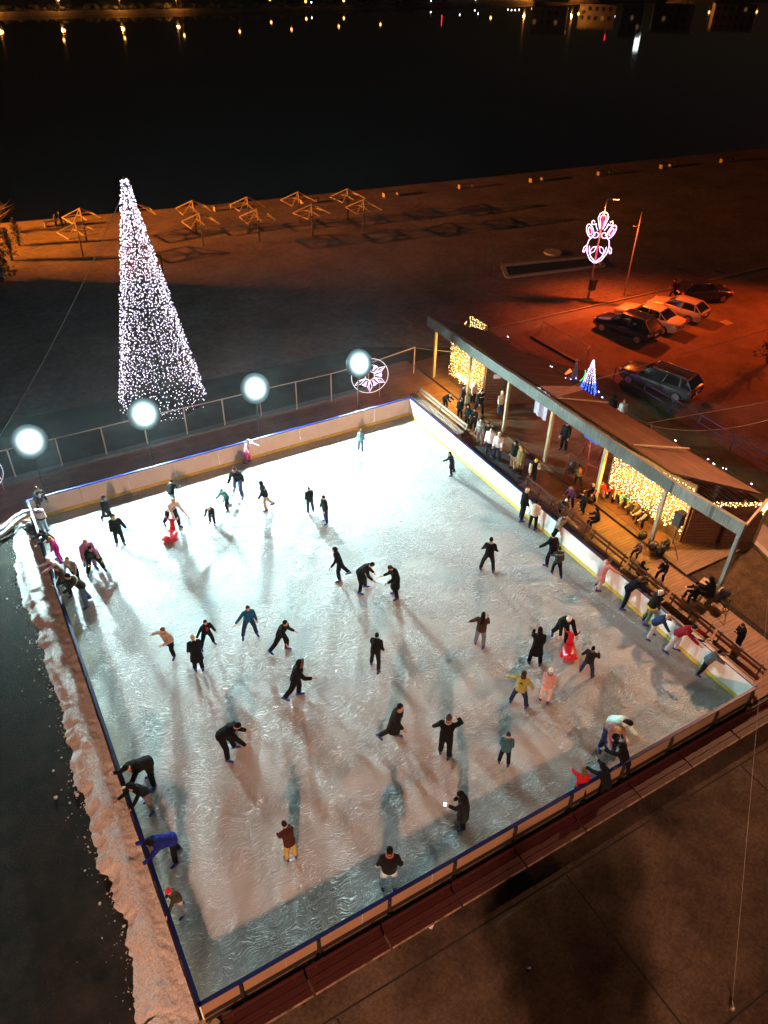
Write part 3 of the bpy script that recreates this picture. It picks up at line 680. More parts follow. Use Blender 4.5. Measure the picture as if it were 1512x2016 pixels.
# curtains of warm string lights
def curtain(label, a, b_, z0, z1, ns, nb, off, r=.019, bright=None, glow=0):
    a = V((*a,0)); b_ = V((*b_,0)); d = (b_-a).normalized(); nrm = V((d.y,-d.x,0))*off
    t2 = thing('light_curtain', label, 'string lights', ((a+b_)/2).to_tuple(), 'warm string lights on the pavilion')
    for k in range(ns):
        p = a.lerp(b_, (k+.5+rng.uniform(-.25,.25))/ns) + nrm; zb = z0 + rng.uniform(0,.22)*(1 if rng.random()<.7 else 2)
        light_string(t2, [p+V((0,0,z1)), p+V((0,0,(z0+z1)/2))+d*rng.uniform(-.03,.03), p+V((0,0,zb))], nb, r, bright or M['led_warm'], .035, skip=.08)
    for k in range(glow):
        p = a.lerp(b_, (k+.5)/glow) + nrm*5.2; point_light(t2, 'string_fill', p+V((0,0,1.75)), 290, (1.0,.47,.06), .35)  # unseen fill lights added to throw the strings' light onto the deck
    return t2
curtain('dense warm light curtain on the kiosk front behind the queue', (24.25,25.35), (24.22,22.02), .45, 3.2, 25, 19, .12, glow=3)
curtain('warm light curtain behind the seated people and loudspeaker', (24.33,11.82), (24.83,7.66), .55, 3.12, 40, 22, .12, glow=3)
curtain('short fringe of warm lights on the far back corner of the pavilion', (27.40,28.0), (27.40,26.35), 1.9, 2.7, 12, 6, .08)
curtain('fringe of warm lights along the far end wall of the pavilion', (25.2,26.35), (27.0,28.0), 2.0, 2.5, 9, 4, .09)
curtain('fringe of warm lights along the top of the slatted end wall', (25.5,7.28), (27.7,6.14), 2.12, 2.46, 24, 3, .08)
m = MB(); t2 = thing('bulb_cluster', 'bunched bright warm bulbs at the outer corner of the slatted end wall', 'string lights', (27.6,6.1,2.2))
for i in range(34): m.octa((27.62+rng.gauss(0,.09), 6.05+rng.gauss(0,.06), 2.25+rng.uniform(-.35,.2)), .026)
part(t2, 'bulbs', m, M['led_warm'])
t2 = thing('eave_lights', 'sparse tiny violet white bulbs along the rear eave of the pavilion', 'string lights', (27.9,15,2.4))
m = MB(); pts = [at(x,y,2.35) for x,y in ((1000,664),(1086,722),(1178,772),(1184,783),(1330,867),(1393,904),(1407,913),(1428,923),(1479,954))]
m.tube(pts, .008, 4, 0)
for p in pts:
    for k in range(2): m.octa(p+V((rng.uniform(-.08,.08),rng.uniform(-.08,.08),.02)), .035, 1)
part(t2, 'light_string', m, [M['wire'], M['led_violet']])

# small decorations behind the roof
def mini_cone(c, h, r, n, label):
    c = V(c); t3 = thing('mini_light_tree', label, 'lit tree', c)
    m = MB(); m.tube([c, c+V((0,0,h))], [r*.9,.02], 12, 0); part(t3, 'cone_frame', m, M['wire'])
    for k in range(14):
        a = 2*math.pi*k/14; e = V((math.cos(a), math.sin(a), 0)); zs = h*.36
        light_string(t3, [c+e*(r*.98+.03)+V((0,0,.04)), c+e*(r*.66+.03)+V((0,0,zs))], 10, .026, M['led_blue'], .03, 'blue_light_string')
        light_string(t3, [c+e*(r*.64+.03)+V((0,0,zs)), c+e*.03+V((0,0,h))], 20, .024, M['led_violet'], .02, 'white_light_string')
mini_cone((30.75,20.4,.0), 2.15, .48, 420, 'small lit cone with white top and blue base behind the roof')
c = at(1128,750,0); t3 = thing('cone_ornament', 'plain grey cone with a green light loop beside the small blue lit cone', 'ornament', c)
m = MB(); m.tube([c, c+V((0,0,1.45))], [.28,.05], 12); part(t3, 'cone', m, M['steel'])
m = MB(); m.tube([c+V((.25+.42*math.cos(a), -.25, .45+.42*math.sin(a))) for a in [-1.4+i*.2 for i in range(11)]], .03, 5); part(t3, 'green_loop', m, mat('green rope light', (.1,.8,.3), .3, emit=(.08,.9,.25), estr=1.6))
m = MB(); m.tube([c+V((-.55,.2,.5)), c+V((-.35,.0,.8))], [.05,.12], 6); part(t3, 'orange_loop', m, mat('orange rope light', (.9,.3,.1), .3, emit=(1,.2,.04), estr=1.6))
m = MB()
for i in range(10): m.octa(c+V((rng.uniform(-.6,.1), rng.uniform(-.3,.3), rng.uniform(.1,.3))), .035)
part(t3, 'bulbs', m, M['led_violet'])

# hanging sheet, blue sign, red frame under the roof
a, b_ = at(1051,812,1.25), at(1073,829,1.25)
m = MB(); n = 10
for i in range(n+1):
    p = a.lerp(b_, i/n) + V((.05*math.sin(i*1.3), .03*math.cos(i*2.1), 0)); m.v += [tuple(p), tuple(p+V((0,0,1.55)))]
for i in range(n): m.f.append((2*i,2*i+2,2*i+3,2*i+1)); m.m.append(0); m.sm.append(True)
solo('hanging_sheet', m, mat('milky plastic sheet', (.48,.46,.60), .35, var=.2, vscale=2, alpha=.85), 'milky plastic sheet hanging below the pavilion beam', 'sheet', a)
p = at(1165,861,2.75); m = MB(); m.box(p, (.05,.95,.42)); solo('sign_board', m, mat('blue sign', (.02,.04,.32), .5), 'dark blue board hanging under the pavilion beam above the red frame', 'sign', p)
M['red_tube'] = mat('red painted tube', (.30,.015,.03), .45)
q = [at(1148,890,.17), at(1152,936,.17), at(1176,908,.17), at(1182,948,.17)]; tp = [q[0].lerp(q[1],.5)+V((.15,0,2.4)), q[2].lerp(q[3],.5)+V((.15,0,2.4))]
t3 = thing('tube_frame', 'red tubular frame beside the lit stage curtain', 'frame', q[1])
for i, b2 in enumerate(((q[0],tp[0]),(q[1],tp[0]),(q[2],tp[1]),(q[3],tp[1]),(tp[0],tp[1]),(q[1]+V((0,0,.7)),q[3]+V((0,0,.7))))):
    m = MB(); m.tube([b2[0], b2[1]], .035, 7); part(t3, 'tube', m, M['red_tube'])

# loudspeaker on its stand, bags
p = at(1318,1088,.17); t3 = thing('speaker_stand', 'black tripod stand under the loudspeaker at the lit curtain', 'stand', p)
m = MB(); m.tube([p+V((0,0,.5)), p+V((0,0,1.75))], .022, 6); part(t3, 'pole', m, M['black'])
for k in range(3):
    a = k*2.094+.4; m = MB(); m.tube([p+V((0,0,.75)), p+V((.55*math.cos(a), .55*math.sin(a), .02))], .018, 6); part(t3, 'leg', m, M['black'])
t3 = thing('loudspeaker', 'black box loudspeaker raised in front of the lit curtain', 'loudspeaker', p+V((0,0,1.75)))
m = MB(); m.prism([(p.x-.22,p.y-.2),(p.x-.22,p.y+.2),(p.x+.16,p.y+.13),(p.x+.16,p.y-.13)], 1.76, 2.42); part(t3, 'cabinet', m, M['black'])
m = MB(); m.box((p.x-.226,p.y,2.09),(.012,.36,.6)); part(t3, 'grille', m, mat('speaker grille', (.03,.03,.03), .7, bump=.6, bscale=80))
def bag(px, py, s, label, z=.17):
    p = at(px,py,z); m = MB(); m.ball(p+V((0,0,s*.45)), (s*.6,s*.42,s*.48), 10, 7, jit=.12); m.tube([p+V((-s*.3,0,s*.8)), p+V((0,0,s*1.15)), p+V((s*.3,0,s*.8))], .02, 5)
    solo('bag', m, M['black'], label, 'bag', p)
bag(1285,1082,.45,'black bag at the foot of the timber post by the lit curtain'); bag(1299,1090,.5,'black bag lying below the loudspeaker stand'); bag(1264,1060,.4,'black rucksack on the brown mat beside the last seated person'); bag(1308,1076,.42,'dark bag against the foot of the lit curtain')

# ------------------------------------------------------------------ benches
def slat_bench(label, x0, y0, L, m_s, rz=0.0, group=None, z=.06):
    """bench along +y facing -x (the ice)"""
    t3 = thing('bench', label, 'bench', (x0,y0,z), group, rz)
    def P(nm, mb): return part(t3, nm, mb, m_s if nm != 'frame' else M['steel_dark'], world=False)
    for i in range(3): m = MB(); m.box((.08+.16*i, L/2, .45),(.13,L,.045)); P('seat_slat', m)
    for i in range(2): m = MB(); m.box((.58+.05*i, L/2, .63+.18*i),(.04,L,.13)); P('back_slat', m)
    for y in (.18, L/2, L-.18):
        m = MB(); m.box((.06,y,.215),(.06,.05,.43)); m.box((.48,y,.215),(.06,.05,.43)); m.box((.26,y,.41),(.5,.05,.04)); m.bar((.5,y,.43),(.66,y,.9),.05,.05,up=(0,1,0)); P('frame', m)
    return t3
slat_bench('long pale slatted bench at the far corner of the rink beside the queue', 20.78, 19.5, 5.0, M['bench_wood'])
labs = ('maroon slatted bench by the walkway where the child with the white hat stands','maroon slatted bench behind the man in the olive jacket','maroon slatted bench behind the girl in the pink coat','maroon slatted bench behind the skater in the silver helmet','maroon slatted bench behind the skater in the maroon jacket','maroon slatted bench nearest the lower right rink corner')
for i, lb in enumerate(labs):
    slat_bench(lb, 20.62, 12.05-2.32*i, 2.2, M['bench_dark'], 0, 'maroon benches along the walkway')
def front_bench(x0, L, label):
    t3 = thing('bench', label, 'bench', (x0,-.4,.0), 'maroon benches in front of the rink')
    for i in range(3):
        m = MB(); m.box((x0+L/2, -.47-.19*i, .45),(L-.03,.17,.05)); part(t3, 'seat_plank', m, M['bench_red'])
    m = MB(); m.box((x0+L/2, -.955, .448),(L-.04,.03,.062)); part(t3, 'worn_edge', m, M['edge_worn'])
    m = MB(); m.box((x0+L/2, -.37, .60),(L-.03,.04,.16)); part(t3, 'back_plank', m, M['bench_red'])
    for x in (x0+.28, x0+L-.28):
        m = MB(); m.bar((x,-.88,0),(x,-.80,.42),.06,.06); m.bar((x,-.46,0),(x,-.52,.42),.06,.06); m.box((x,-.66,.40),(.06,.6,.05)); m.bar((x,-.42,.4),(x,-.36,.68),.05,.04); part(t3, 'leg_frame', m, M['bench_red'])
for i, lb in enumerate(('at the lower left corner of the rink','second from the lower left corner','under the man in pale jeans','third panel right of the man in pale jeans','below the skater with the lit phone','left of the girl in the red jacket','under the girl in the red jacket','right of the leaning people','nearest the right corner of the rink')):
    front_bench(.35+2.25*i, 2.22, 'maroon plank bench with worn edge ' + lb)
m = MB(); 
for i in range(4): m.box((-.45+.28*i*.2, -.25-.22*i, .10+.02*i),(1.5,.18,.05), rz=.45)
solo('plank_pile', m, M['post_wood'], 'few loose timber planks at the end of the snow bank', 'planks', (-.4,-.5,0))
p = at(1398,1168,.0); t3 = thing('wooden_box_seat', 'pale wooden box seat beside the two dark seated people', 'seat', p)
m = MB(); m.box(p+V((0,0,.42)),(.42,1.0,.05), rz=.25); part(t3, 'seat', m, mat('pale plank', (.42,.28,.15), .6, var=.2))
m = MB(); m.box(p+V((0,0,.2)),(.36,.9,.39), rz=.25); part(t3, 'base', m, M['slat'])
def stroller(px, py, z, rz, label):
    p = at(px,py,z); t3 = thing('stroller', label, 'stroller', p, None, rz)
    for x in (-.28,.28):
        for y in (-.35,.35):
            m = MB(); m.tube([(x+.06*math.cos(a)*0, y+.11*math.cos(a), .11+.11*math.sin(a)) for a in [i*.5236 for i in range(12)]], .022, 6, closed=True); m.tube([(x-.02,y,.11),(x+.02,y,.11)], .03, 6); part(t3, 'wheel', m, M['black'], world=False)
    m = MB()
    for x in (-.26,.26): m.tube([(x,.35,.11),(x,-.1,.6),(x,-.55,1.02)], .016, 6); m.tube([(x,-.35,.11),(x,.05,.55)], .016, 6)
    m.tube([(-.26,-.55,1.02),(.26,-.55,1.02)], .02, 6); part(t3, 'frame', m, M['black'], world=False)
    m = MB(); m.ball((0,.05,.50),(.19,.34,.14), 10, 7); part(t3, 'seat', m, mat('dark stroller fabric', (.02,.02,.028), .8), world=False)
    m = MB(); vs = []
    m.ball((0,-.14,.72),(.20,.22,.20), 12, 8); m.v = [(x, y, max(z_, .70)) for x,y,z_ in m.v]; part(t3, 'canopy', m, bpy.data.materials['dark stroller fabric'], world=False)
stroller(1122,942,.17,2.2,'dark baby stroller under the roof in front of the woman in the olive coat')
stroller(1411,1190,.06,.6,'black stroller parked at the edge of the walkway by the last roof post')
p = at(1010,905,.06)
m = MB(); q0 = at(1040,1590,0); 
# paper scraps on the plaza
for i,(x,y,s) in enumerate(((1042,1907,.09),(848,1822,.16),(533,1990,.10))):
    q = at(x,y,.02); m = MB(); m.box(q, (s,s*.8,.03), rz=i*.7); m.box(q+V((s*.2,0,.02)), (s*.6,s*.5,.03), rz=i+.4)
    solo('paper_scrap', m, M['paper'], ('small crumpled paper scrap on the dark shadow of the plaza','white paper scrap at the foot of a maroon bench','crumpled scrap by the bench at the lower left corner')[i], 'litter', q)
# ------------------------------------------------------------------ beach shelters, benches, shrubs
M['shelter'] = mat('pale shelter timber', (.42,.36,.28), .7, var=.2, vscale=3)
M['shelter_post'] = mat('dark shelter post', (.05,.04,.032), .8)
def make_shelter():
    t = thing('shelter_frame', '', 'beach shelter', (0,0,0), 'bare umbrella shelters on the beach')
    m = MB(); m.tube([(0,0,0),(0,0,1.75)], .07, 7); part(t, 'post', m, M['shelter_post'], world=False)
    m = MB(); m.tube([(0,0,1.75),(0,0,2.75)], .06, 7); part(t, 'post_top', m, M['shelter'], world=False)
    cs = [V((1.25,1.1,1.95)), V((-1.25,1.1,1.95)), V((-1.25,-1.1,1.95)), V((1.25,-1.1,1.95))]
    for c in cs: m = MB(); m.bar((0,0,2.73), c, .06,.07); part(t, 'rafter', m, M['shelter'], world=False)
    for i in range(4): m = MB(); m.bar(cs[i], cs[(i+1)%4], .05,.06); part(t, 'eave_beam', m, M['shelter'], world=False)
    m = MB(); m.bar(cs[0].lerp(cs[1],.5), (0,0,2.1), .04,.05); m.bar(cs[2].lerp(cs[3],.5), (0,0,2.1), .04,.05); m.bar(cs[1].lerp(cs[2],.5), (0,0,2.1), .04,.05); m.bar(cs[3].lerp(cs[0],.5), (0,0,2.1), .04,.05)
    part(t, 'brace', m, M['shelter'], world=False); return t
SH = [(164,506,'bare shelter frame left of the lit cone tree, nearer row, dim'),(171,475,'bright orange lit shelter frame beside the couple on the shore'),(280,465,'shelter frame half hidden behind the lit cone tree'),
 (387,458,'bright shelter frame first to the right of the lit tree, shore row'),(401,485,'dim shelter frame first right of the lit tree, nearer row'),(492,450,'shelter frame second to the right of the lit tree, shore row'),(511,476,'dim shelter frame second right of the lit tree, nearer row'),
 (590,439,'shelter frame third to the right of the lit tree, shore row'),(616,465,'faint shelter frame third right of the lit tree, nearer row'),(685,432,'rightmost shelter frame of the shore row'),(716,455,'rightmost faint shelter frame of the nearer row')]
s0 = make_shelter()
for i, (x, y, lb) in enumerate(SH):
    o = s0 if i == 0 else copy_tree(s0); o.location = at(x, y, 0); o.rotation_euler.z = rng.uniform(-.15,.15)+.1; o['label'] = lb
def make_bb():
    t = thing('beach_bench', '', 'bench', (0,0,0), 'low benches along the water')
    for x in (-.85,.85): m = MB(); m.box((x,0,.21),(.14,.45,.42)); part(t, 'support', m, M['shelter'], world=False)
    m = MB(); m.box((0,0,.44),(1.9,.48,.05)); part(t, 'seat', m, M['shelter_post'], world=False); return t
b0 = make_bb()
for i, (x, y, lb) in enumerate(((110,444,'low bench on the shore beside the standing couple'),(440,413,'low bench between the first two bright shelter frames'),(610,400,'low bench behind the third shore shelter'),(770,386,'low dim bench right of the last shelter'),(918,370,'low dim bench on the dark shore, fourth from the right'),(1056,357,'low dim bench on the dark shore, third from the right'),(1190,344,'low dim bench on the dark shore, second from the right'),(1310,330,'low bench on the reddish shore at the far right'),(1430,319,'rightmost low bench on the reddish shore'))):
    o = b0 if i == 0 else copy_tree(b0); o.location = at(x, y, 0); o.rotation_euler.z = .12*math.sin(i*3); o['label'] = lb
p = at(325,562,0); m = MB(); m.tube([p, p+V((0,0,2.3))], .06, 7); m.box(p+V((0,0,.02)),(.3,.3,.04)); solo('post', m, M['shelter_post'], 'dark lone post on the sand just right of the lit cone tree', 'post', p)
# exercise bars
p = at(952,548,0); t = thing('exercise_bars', 'thin dark exercise bars on the sand behind the pavilion', 'exercise bars', p)
for i in range(4):
    for j in range(2): m = MB(); m.tube([p+V((i*.9, j*1.3, 0)), p+V((i*.9, j*1.3, 2.2-.4*(i%2)))], .03, 5); part(t, 'upright', m, M['shelter_post'])
    m = MB(); m.tube([p+V((i*.9,0,2.2-.4*(i%2))), p+V((i*.9,1.3,2.2-.4*(i%2)))], .03, 5); part(t, 'bar', m, M['shelter_post'])
# shrubs / small trees
def shrub(p, h, w, label, bare=False, name='shrub', n=700, trunk=.2):
    p = V(p); t = thing(name, label, 'shrub' if name == 'shrub' else 'tree', p)
    m = MB(); m.tube([p, p+V((.03,.02,h*.5)), p+V((0,0,h*.9))], [.05*h,.03*h,.008*h], 7)
    lims = []
    for k in range(14):
        a = rng.uniform(0,6.28); z = h*rng.uniform(trunk,.8); e = p+V((w*.8*math.cos(a)*rng.uniform(.4,1), w*.8*math.sin(a)*rng.uniform(.4,1), z+h*.18)); lims.append(e)
        m.tube([p+V((0,0,z*.85)), (p+V((0,0,z))).lerp(e,.6), e], [.02*h,.012*h,.004*h], 5)
        if bare:
            for q in range(4): m.tube([e.lerp(p+V((0,0,z)),.3), e+V((rng.uniform(-.4,.4)*w, rng.uniform(-.4,.4)*w, rng.uniform(.0,.3)*h))], [.008*h,.003*h], 4)
    part(t, 'trunk', m, M['bark'])
    if not bare:
        m = MB()
        for k in range(n):
            z = rng.uniform(trunk*.6,1); rr = w*(1.05-z)**.7*(.6+.4*math.sin(z*7+k%5)); a = rng.uniform(0,6.28); r = rr*math.sqrt(rng.uniform(.15,1))
            c = p+V((r*math.cos(a), r*math.sin(a), z*h)); s = rng.uniform(.05,.11)*max(.6,h*.35)
            u = V((rng.uniform(-1,1),rng.uniform(-1,1),rng.uniform(-1,1))).normalized()*s; v = u.orthogonal().normalized()*s*.5
            m.quad([c-u, c+v, c+u, c-v])
        part(t, 'crown', m, M['leaf'])
    return t
shrub(at(38,484,0), 2.3, .75, 'small pointed evergreen shrub standing on the lit sand at the left')
shrub(at(24,513,0), 2.6, .9, 'rounder dark shrub between the pointed shrub and the dark tree')
shrub(at(4,555,0), 4.6, 1.5, 'dark tree at the left picture edge on the sand', name='tree', n=1400)
shrub(at(2,462,0), 2.6, 2.2, 'bare twiggy bush at the left edge near the water', bare=True)
shrub(at(1512,715,0), 3.0, 1.3, 'dark bush at the right picture edge by the car park', n=900)
# tree off the near edge whose crown shades the plaza
p = V((2.7,-10.1,0)); t = thing('tree', 'plaza tree below the viewpoint that throws its crown shadow on the paving', 'tree', p)
m = MB(); m.tube([p, p+V((.1,0,2)), p+V((0,.1,4.4))], [.16,.12,.05], 9)
m2 = MB()
for k in range(16):
    a = rng.uniform(0,6.28); c = p+V((1.5*math.cos(a)*rng.random(), 1.5*math.sin(a)*rng.random(), rng.uniform(3.9,6.3)))
    m.tube([p+V((0,0,2.4+rng.random()*1.5)), c], [.05,.015], 5)
    for q in range(150):
        d = V((rng.gauss(0,1),rng.gauss(0,1),rng.gauss(0,.8))); d = d.normalized()*(.75*rng.random()**.4); s = rng.uniform(.08,.16)
        u = V((rng.uniform(-1,1),rng.uniform(-1,1),rng.uniform(-1,1))).normalized()*s; v = u.orthogonal().normalized()*s*.6
        cc = c+d; m2.quad([cc-u, cc+v, cc+u, cc-v])
part(t, 'trunk', m, M['bark']); part(t, 'crown', m2, M['leaf'])

# bike rack
q0, q1 = at(1045,664,0), at(1138,716,0); n0 = V((1.1,.35,0))
t = thing('bike_rack', 'long low metal bicycle rack on the lawn behind the pavilion', 'bike rack', q0)
m = MB(); m.bar(q0+V((0,0,.06)), q1+V((0,0,.06)), .12,.12); part(t, 'base_beam', m, M['steel_dark'])
m = MB(); m.tube([q0+n0+V((0,0,.8)), q1+n0+V((0,0,.8))], .025, 6); m.tube([q0+V((0,0,.1)), q0+n0+V((0,0,.8))], .025, 6); m.tube([q1+V((0,0,.1)), q1+n0+V((0,0,.8))], .025, 6); part(t, 'top_rail', m, M['steel'])
for i in range(7):
    f_ = (i+.5)/7; a = q0.lerp(q1,f_); m = MB(); m.tube([a+n0*.9+V((0,0,.72)), a+n0*.75+V((0,0,.25)), a+n0*.5+V((0,0,.02))], .016, 5); part(t, 'hoop', m, M['steel'])
for x in (q0,q1): m = MB(); m.tube([x+n0, x+n0+V((0,0,.8))], .025, 6); part(t, 'post', m, M['steel'])
p = at(1325,631,.0); m = MB(); m.box((at(1430,635,0)).to_tuple(), (.7,.7,.03)); solo('access_cover', m, M['kerb'], 'pale square access cover in the car park near the cars', 'cover', at(1430,635,0))

# ------------------------------------------------------------------ cars
M['glass_car'] = mat('car glass', (.012,.013,.016), .06, spec=.8)
M['tyre'] = mat('tyre rubber', (.018,.018,.018), .8)
M['rim'] = mat('alloy rim', (.45,.45,.46), .3, .8)
M['tail'] = mat('tail lamp', (.35,.012,.012), .2)
M['head'] = mat('head lamp', (.6,.6,.62), .12)
M['plate'] = mat('number plate', (.65,.65,.62), .5)
def car(label, pos, heading, L, Wd, H, style, paint, group='cars in the car park'):
    t = thing('parked_car', label, 'car', pos, group, heading)
    pm = mat('car paint', paint, .28, .15, coat=.6)
    hw = Wd/2; zb = .20; f0 = L/2
    belt = .92 if style != 'suv' else 1.0
    st = [(f0,.70,.42,.58),(f0-.06,.86,.28,.70),(f0-.35,.95,.2,.80),(f0-.8,.98,.2,.86),(f0-1.25,1,.2,belt),(0,1,.2,belt+.02),(-f0+1.0,1,.2,belt+.03)]
    if style == 'sedan': st += [(-f0+.35,.97,.22,belt+.02),(-f0+.06,.90,.3,belt-.03),(-f0,.80,.42,.80)]
    else: st += [(-f0+.3,.97,.22,belt+.02),(-f0+.05,.93,.3,belt),(-f0,.84,.42,.86)]
    m = MB(); vs = []; 
    for x, wf, z0, z1 in st:
        w = hw*wf; zm = (z0+z1)/2
        vs += [(x,-w*.82,z0),(x,-w*.97,z0+.08),(x,-w,zm),(x,-w*.96,z1-.05),(x,-w*.84,z1),(x,0,z1+.025),(x,w*.84,z1),(x,w*.96,z1-.05),(x,w,zm),(x,w*.97,z0+.08),(x,w*.82,z0)]
    k = 11; fs = [(i*k+j, i*k+(j+1)%k, (i+1)*k+(j+1)%k, (i+1)*k+j) for i in range(len(st)-1) for j in range(k)]
    fs += [tuple(range(k)), tuple((len(st)-1)*k + j for j in range(k-1,-1,-1))]
    m.add(vs, fs, 0, True); body = part(t, 'body', m, pm, world=False)
    # greenhouse
    xw = f0-1.2; xa = xw-.75
    if style == 'sedan': xr = -f0+.75; xb = xr+.75
    elif style == 'wagon': xr = -f0+.08; xb = xr+.42
    else: xr = -f0+.10; xb = xr+.60
    wb, wt = hw*.90, hw*.70
    m = MB(); zt = H-.05
    xs = [(xw,wb,belt-.02),(xa,wt,zt-.03),((xa+xb)/2,wt*1.03,zt),(xb,wt,zt-.02),(xr,wb,belt)]
    xm = (xw+xr)/2
    top = [(xa,wt,zt-.03),((xa+xb)/2,wt*1.03,zt),(xb,wt*.97,zt-.03)]; bot = [(xw,wb*.93,belt-.03),(xm,wb,belt-.01),(xr,wb*.93,belt-.01)]
    vs = []
    for s in (-1,1): vs += [(x, s*w, z) for x,w,z in bot] + [(x, s*w, z) for x,w,z in top]
    fs = [(0,1,4,3),(1,2,5,4),(6,9,10,7),(7,10,11,8),(0,3,9,6),(2,8,11,5),(3,4,10,9),(4,5,11,10)]
    m.add(vs, fs); part(t, 'window', m, M['glass_car'], world=False)
    m = MB(); vs = []
    for x, w in ((xa+.03,wt*.9),(xa-.05,wt*1.02),((xa+xb)/2,wt*1.06),(xb+.05,wt*1.01),(xb-.06,wt*.92)):
        vs += [(x,-w,zt-.035),(x,-w*.9,zt+.018),(x,0,zt+.045),(x,w*.9,zt+.018),(x,w,zt-.035)]
    fs = [(i*5+j, i*5+j+1, i*5+j+6, i*5+j+5) for i in range(4) for j in range(4)] + [(i*5+4, i*5, i*5+5, i*5+9) for i in range(4)] + [(0,1,2,3,4),(24,23,22,21,20)]
    m.add(vs, fs, 0, True); part(t, 'roof', m, pm, world=False)
    for s in (-1,1):
        for b0_, t0_ in (((xw,wb*.93,belt-.03),(xa,wt,zt-.03)),((xr,wb*.93,belt),(xb,wt*.97,zt-.03)),((xm+.05,wb,belt),((xa+xb)/2+.05,wt*1.03,zt-.02)),((xm-1.0 if style!='sedan' else xm-.85,wb*.97,belt),((xa+xb)/2-.75,wt,zt-.03))):
            m = MB(); m.bar((b0_[0],s*(b0_[1]+.012),b0_[2]),(t0_[0],s*(t0_[1]+.012),t0_[2]),.07,.05,up=(1,0,0))
            part(t, 'pillar', m, pm, world=False)
        m = MB(); m.ball((xw-.25,s*(hw+.06),belt+.06),(.08,.11,.07),8,6); part(t, 'mirror', m, pm, world=False)
        m = MB(); m.ball((f0-.13,s*hw*.68,.66),(.16,.2,.08),8,6); part(t, 'headlight', m, M['head'], world=False)
        m = MB(); m.ball((-f0+.05,s*hw*.74,.80),(.10,.20,.09),8,6); part(t, 'tail_light', m, M['tail'], world=False)
        for x in (f0-.85,-f0+.85):
            m = MB(); m.tube([(x,s*(hw-.20),.32),(x,s*(hw+.015),.32)], .325, 18, smooth=False); wl = part(t, 'wheel', m, M['tyre'], world=False)
            m = MB(); m.tube([(x,s*(hw+.0),.32),(x,s*(hw+.022),.32)], .215, 14, smooth=False); 
            for q in range(5): a = q*1.2566; m.bar((x,s*(hw+.026),.32),(x+.19*math.cos(a),s*(hw+.026),.32+.19*math.sin(a)),.05,.02,up=(0,1,0))
            part(wl, 'rim', m, M['rim'], world=False)
    m = MB(); m.box((-f0-.012,0,.70),(.02,.50,.12)); part(t, 'number_plate', m, M['plate'], world=False)
    if style in ('wagon','suv'):
        m = MB()
        for s in (-1,1): m.tube([(xa-.1,s*wt*.88,zt+.06),(xb+.1,s*wt*.88,zt+.05)], .02, 6)
        part(t, 'roof_rail', m, M['rim'], world=False)
    return t
hd = math.atan2(3.1,-.85)
car('dark blue sport utility car parked nearest the bike rack', (38.75,25.55,.008), hd, 4.4, 1.82, 1.62, 'suv', (.012,.014,.035))
car('white saloon car parked between the dark blue car and the silver hatchback', (41.35,26.0,.008), hd+.0, 4.75, 1.8, 1.42, 'sedan', (.80,.78,.72))
car('silver hatchback parked beside the white saloon car', (44.3,26.2,.008), hd+.02, 4.15, 1.70, 1.42, 'hatch', (.52,.50,.48))
car('dark hatchback standing crosswise beyond the silver hatchback', (48.35,27.5,.008), -.35, 4.1, 1.72, 1.46, 'hatch', (.022,.018,.02))
car('dark silver estate car parked alone by the blue railing', (35.0,18.9,.008), math.atan2(3.4,-1.0), 4.75, 1.82, 1.47, 'wagon', (.06,.062,.075), 'cars in the car park')

# ------------------------------------------------------------------ cables
def cable(label, pts, r=.012, m_=None):
    pts = [V(p) for p in pts]; m = MB(); m.tube(pts, r, 4, cap=False); solo('cable', m, m_ or M['cable'], label, 'cable', pts[0])
def sag(a, b_, s, n=14): return [V(a).lerp(V(b_), i/n) - V((0,0,s*4*(i/n)*(1-i/n))) for i in range(n+1)]
cable('thin guy cable from the lit cone tree down to the left', sag(tc0+V((-.35,-.1,11.3)), at(-30,905,0), .5), .018)
cable('pale cable crossing the car park above the estate car to the pavilion roof', sag(at(1515,648,6.0), at(1086,772,3.75), .0), .014)
cable('thin cable from the roof edge over the blue railing, straight', sag(at(1515,790,4.6), at(1275,833,2.7), .0), .010)
cable('sagging cable from the roof edge over the blue railing', sag(at(1515,826,4.6), at(1283,838,2.7), .42), .010)
cable('pale cable hanging down in front of the plaza at the lower right', [at(1442,1972,.35), at(1466,1700,4.0), at(1488,1450,6.5), at(1512,1180,9)], .0045, M['cable'])
cable('thin horizontal wire between the brown fence and the kiosk', [(22.88,27.3,1.75),(24.2,25.4,2.0)], .014)
q = at(1440,1988,0); m = MB(); m.ball(q+V((0,0,.1)),(.07,.07,.1),8,6); m.tube([q+V((0,0,.18)), at(1442,1972,.35)], .015, 5); solo('cable_weight', m, M['steel'], 'small pale weight on the plaza at the foot of the hanging cable', 'weight', q)

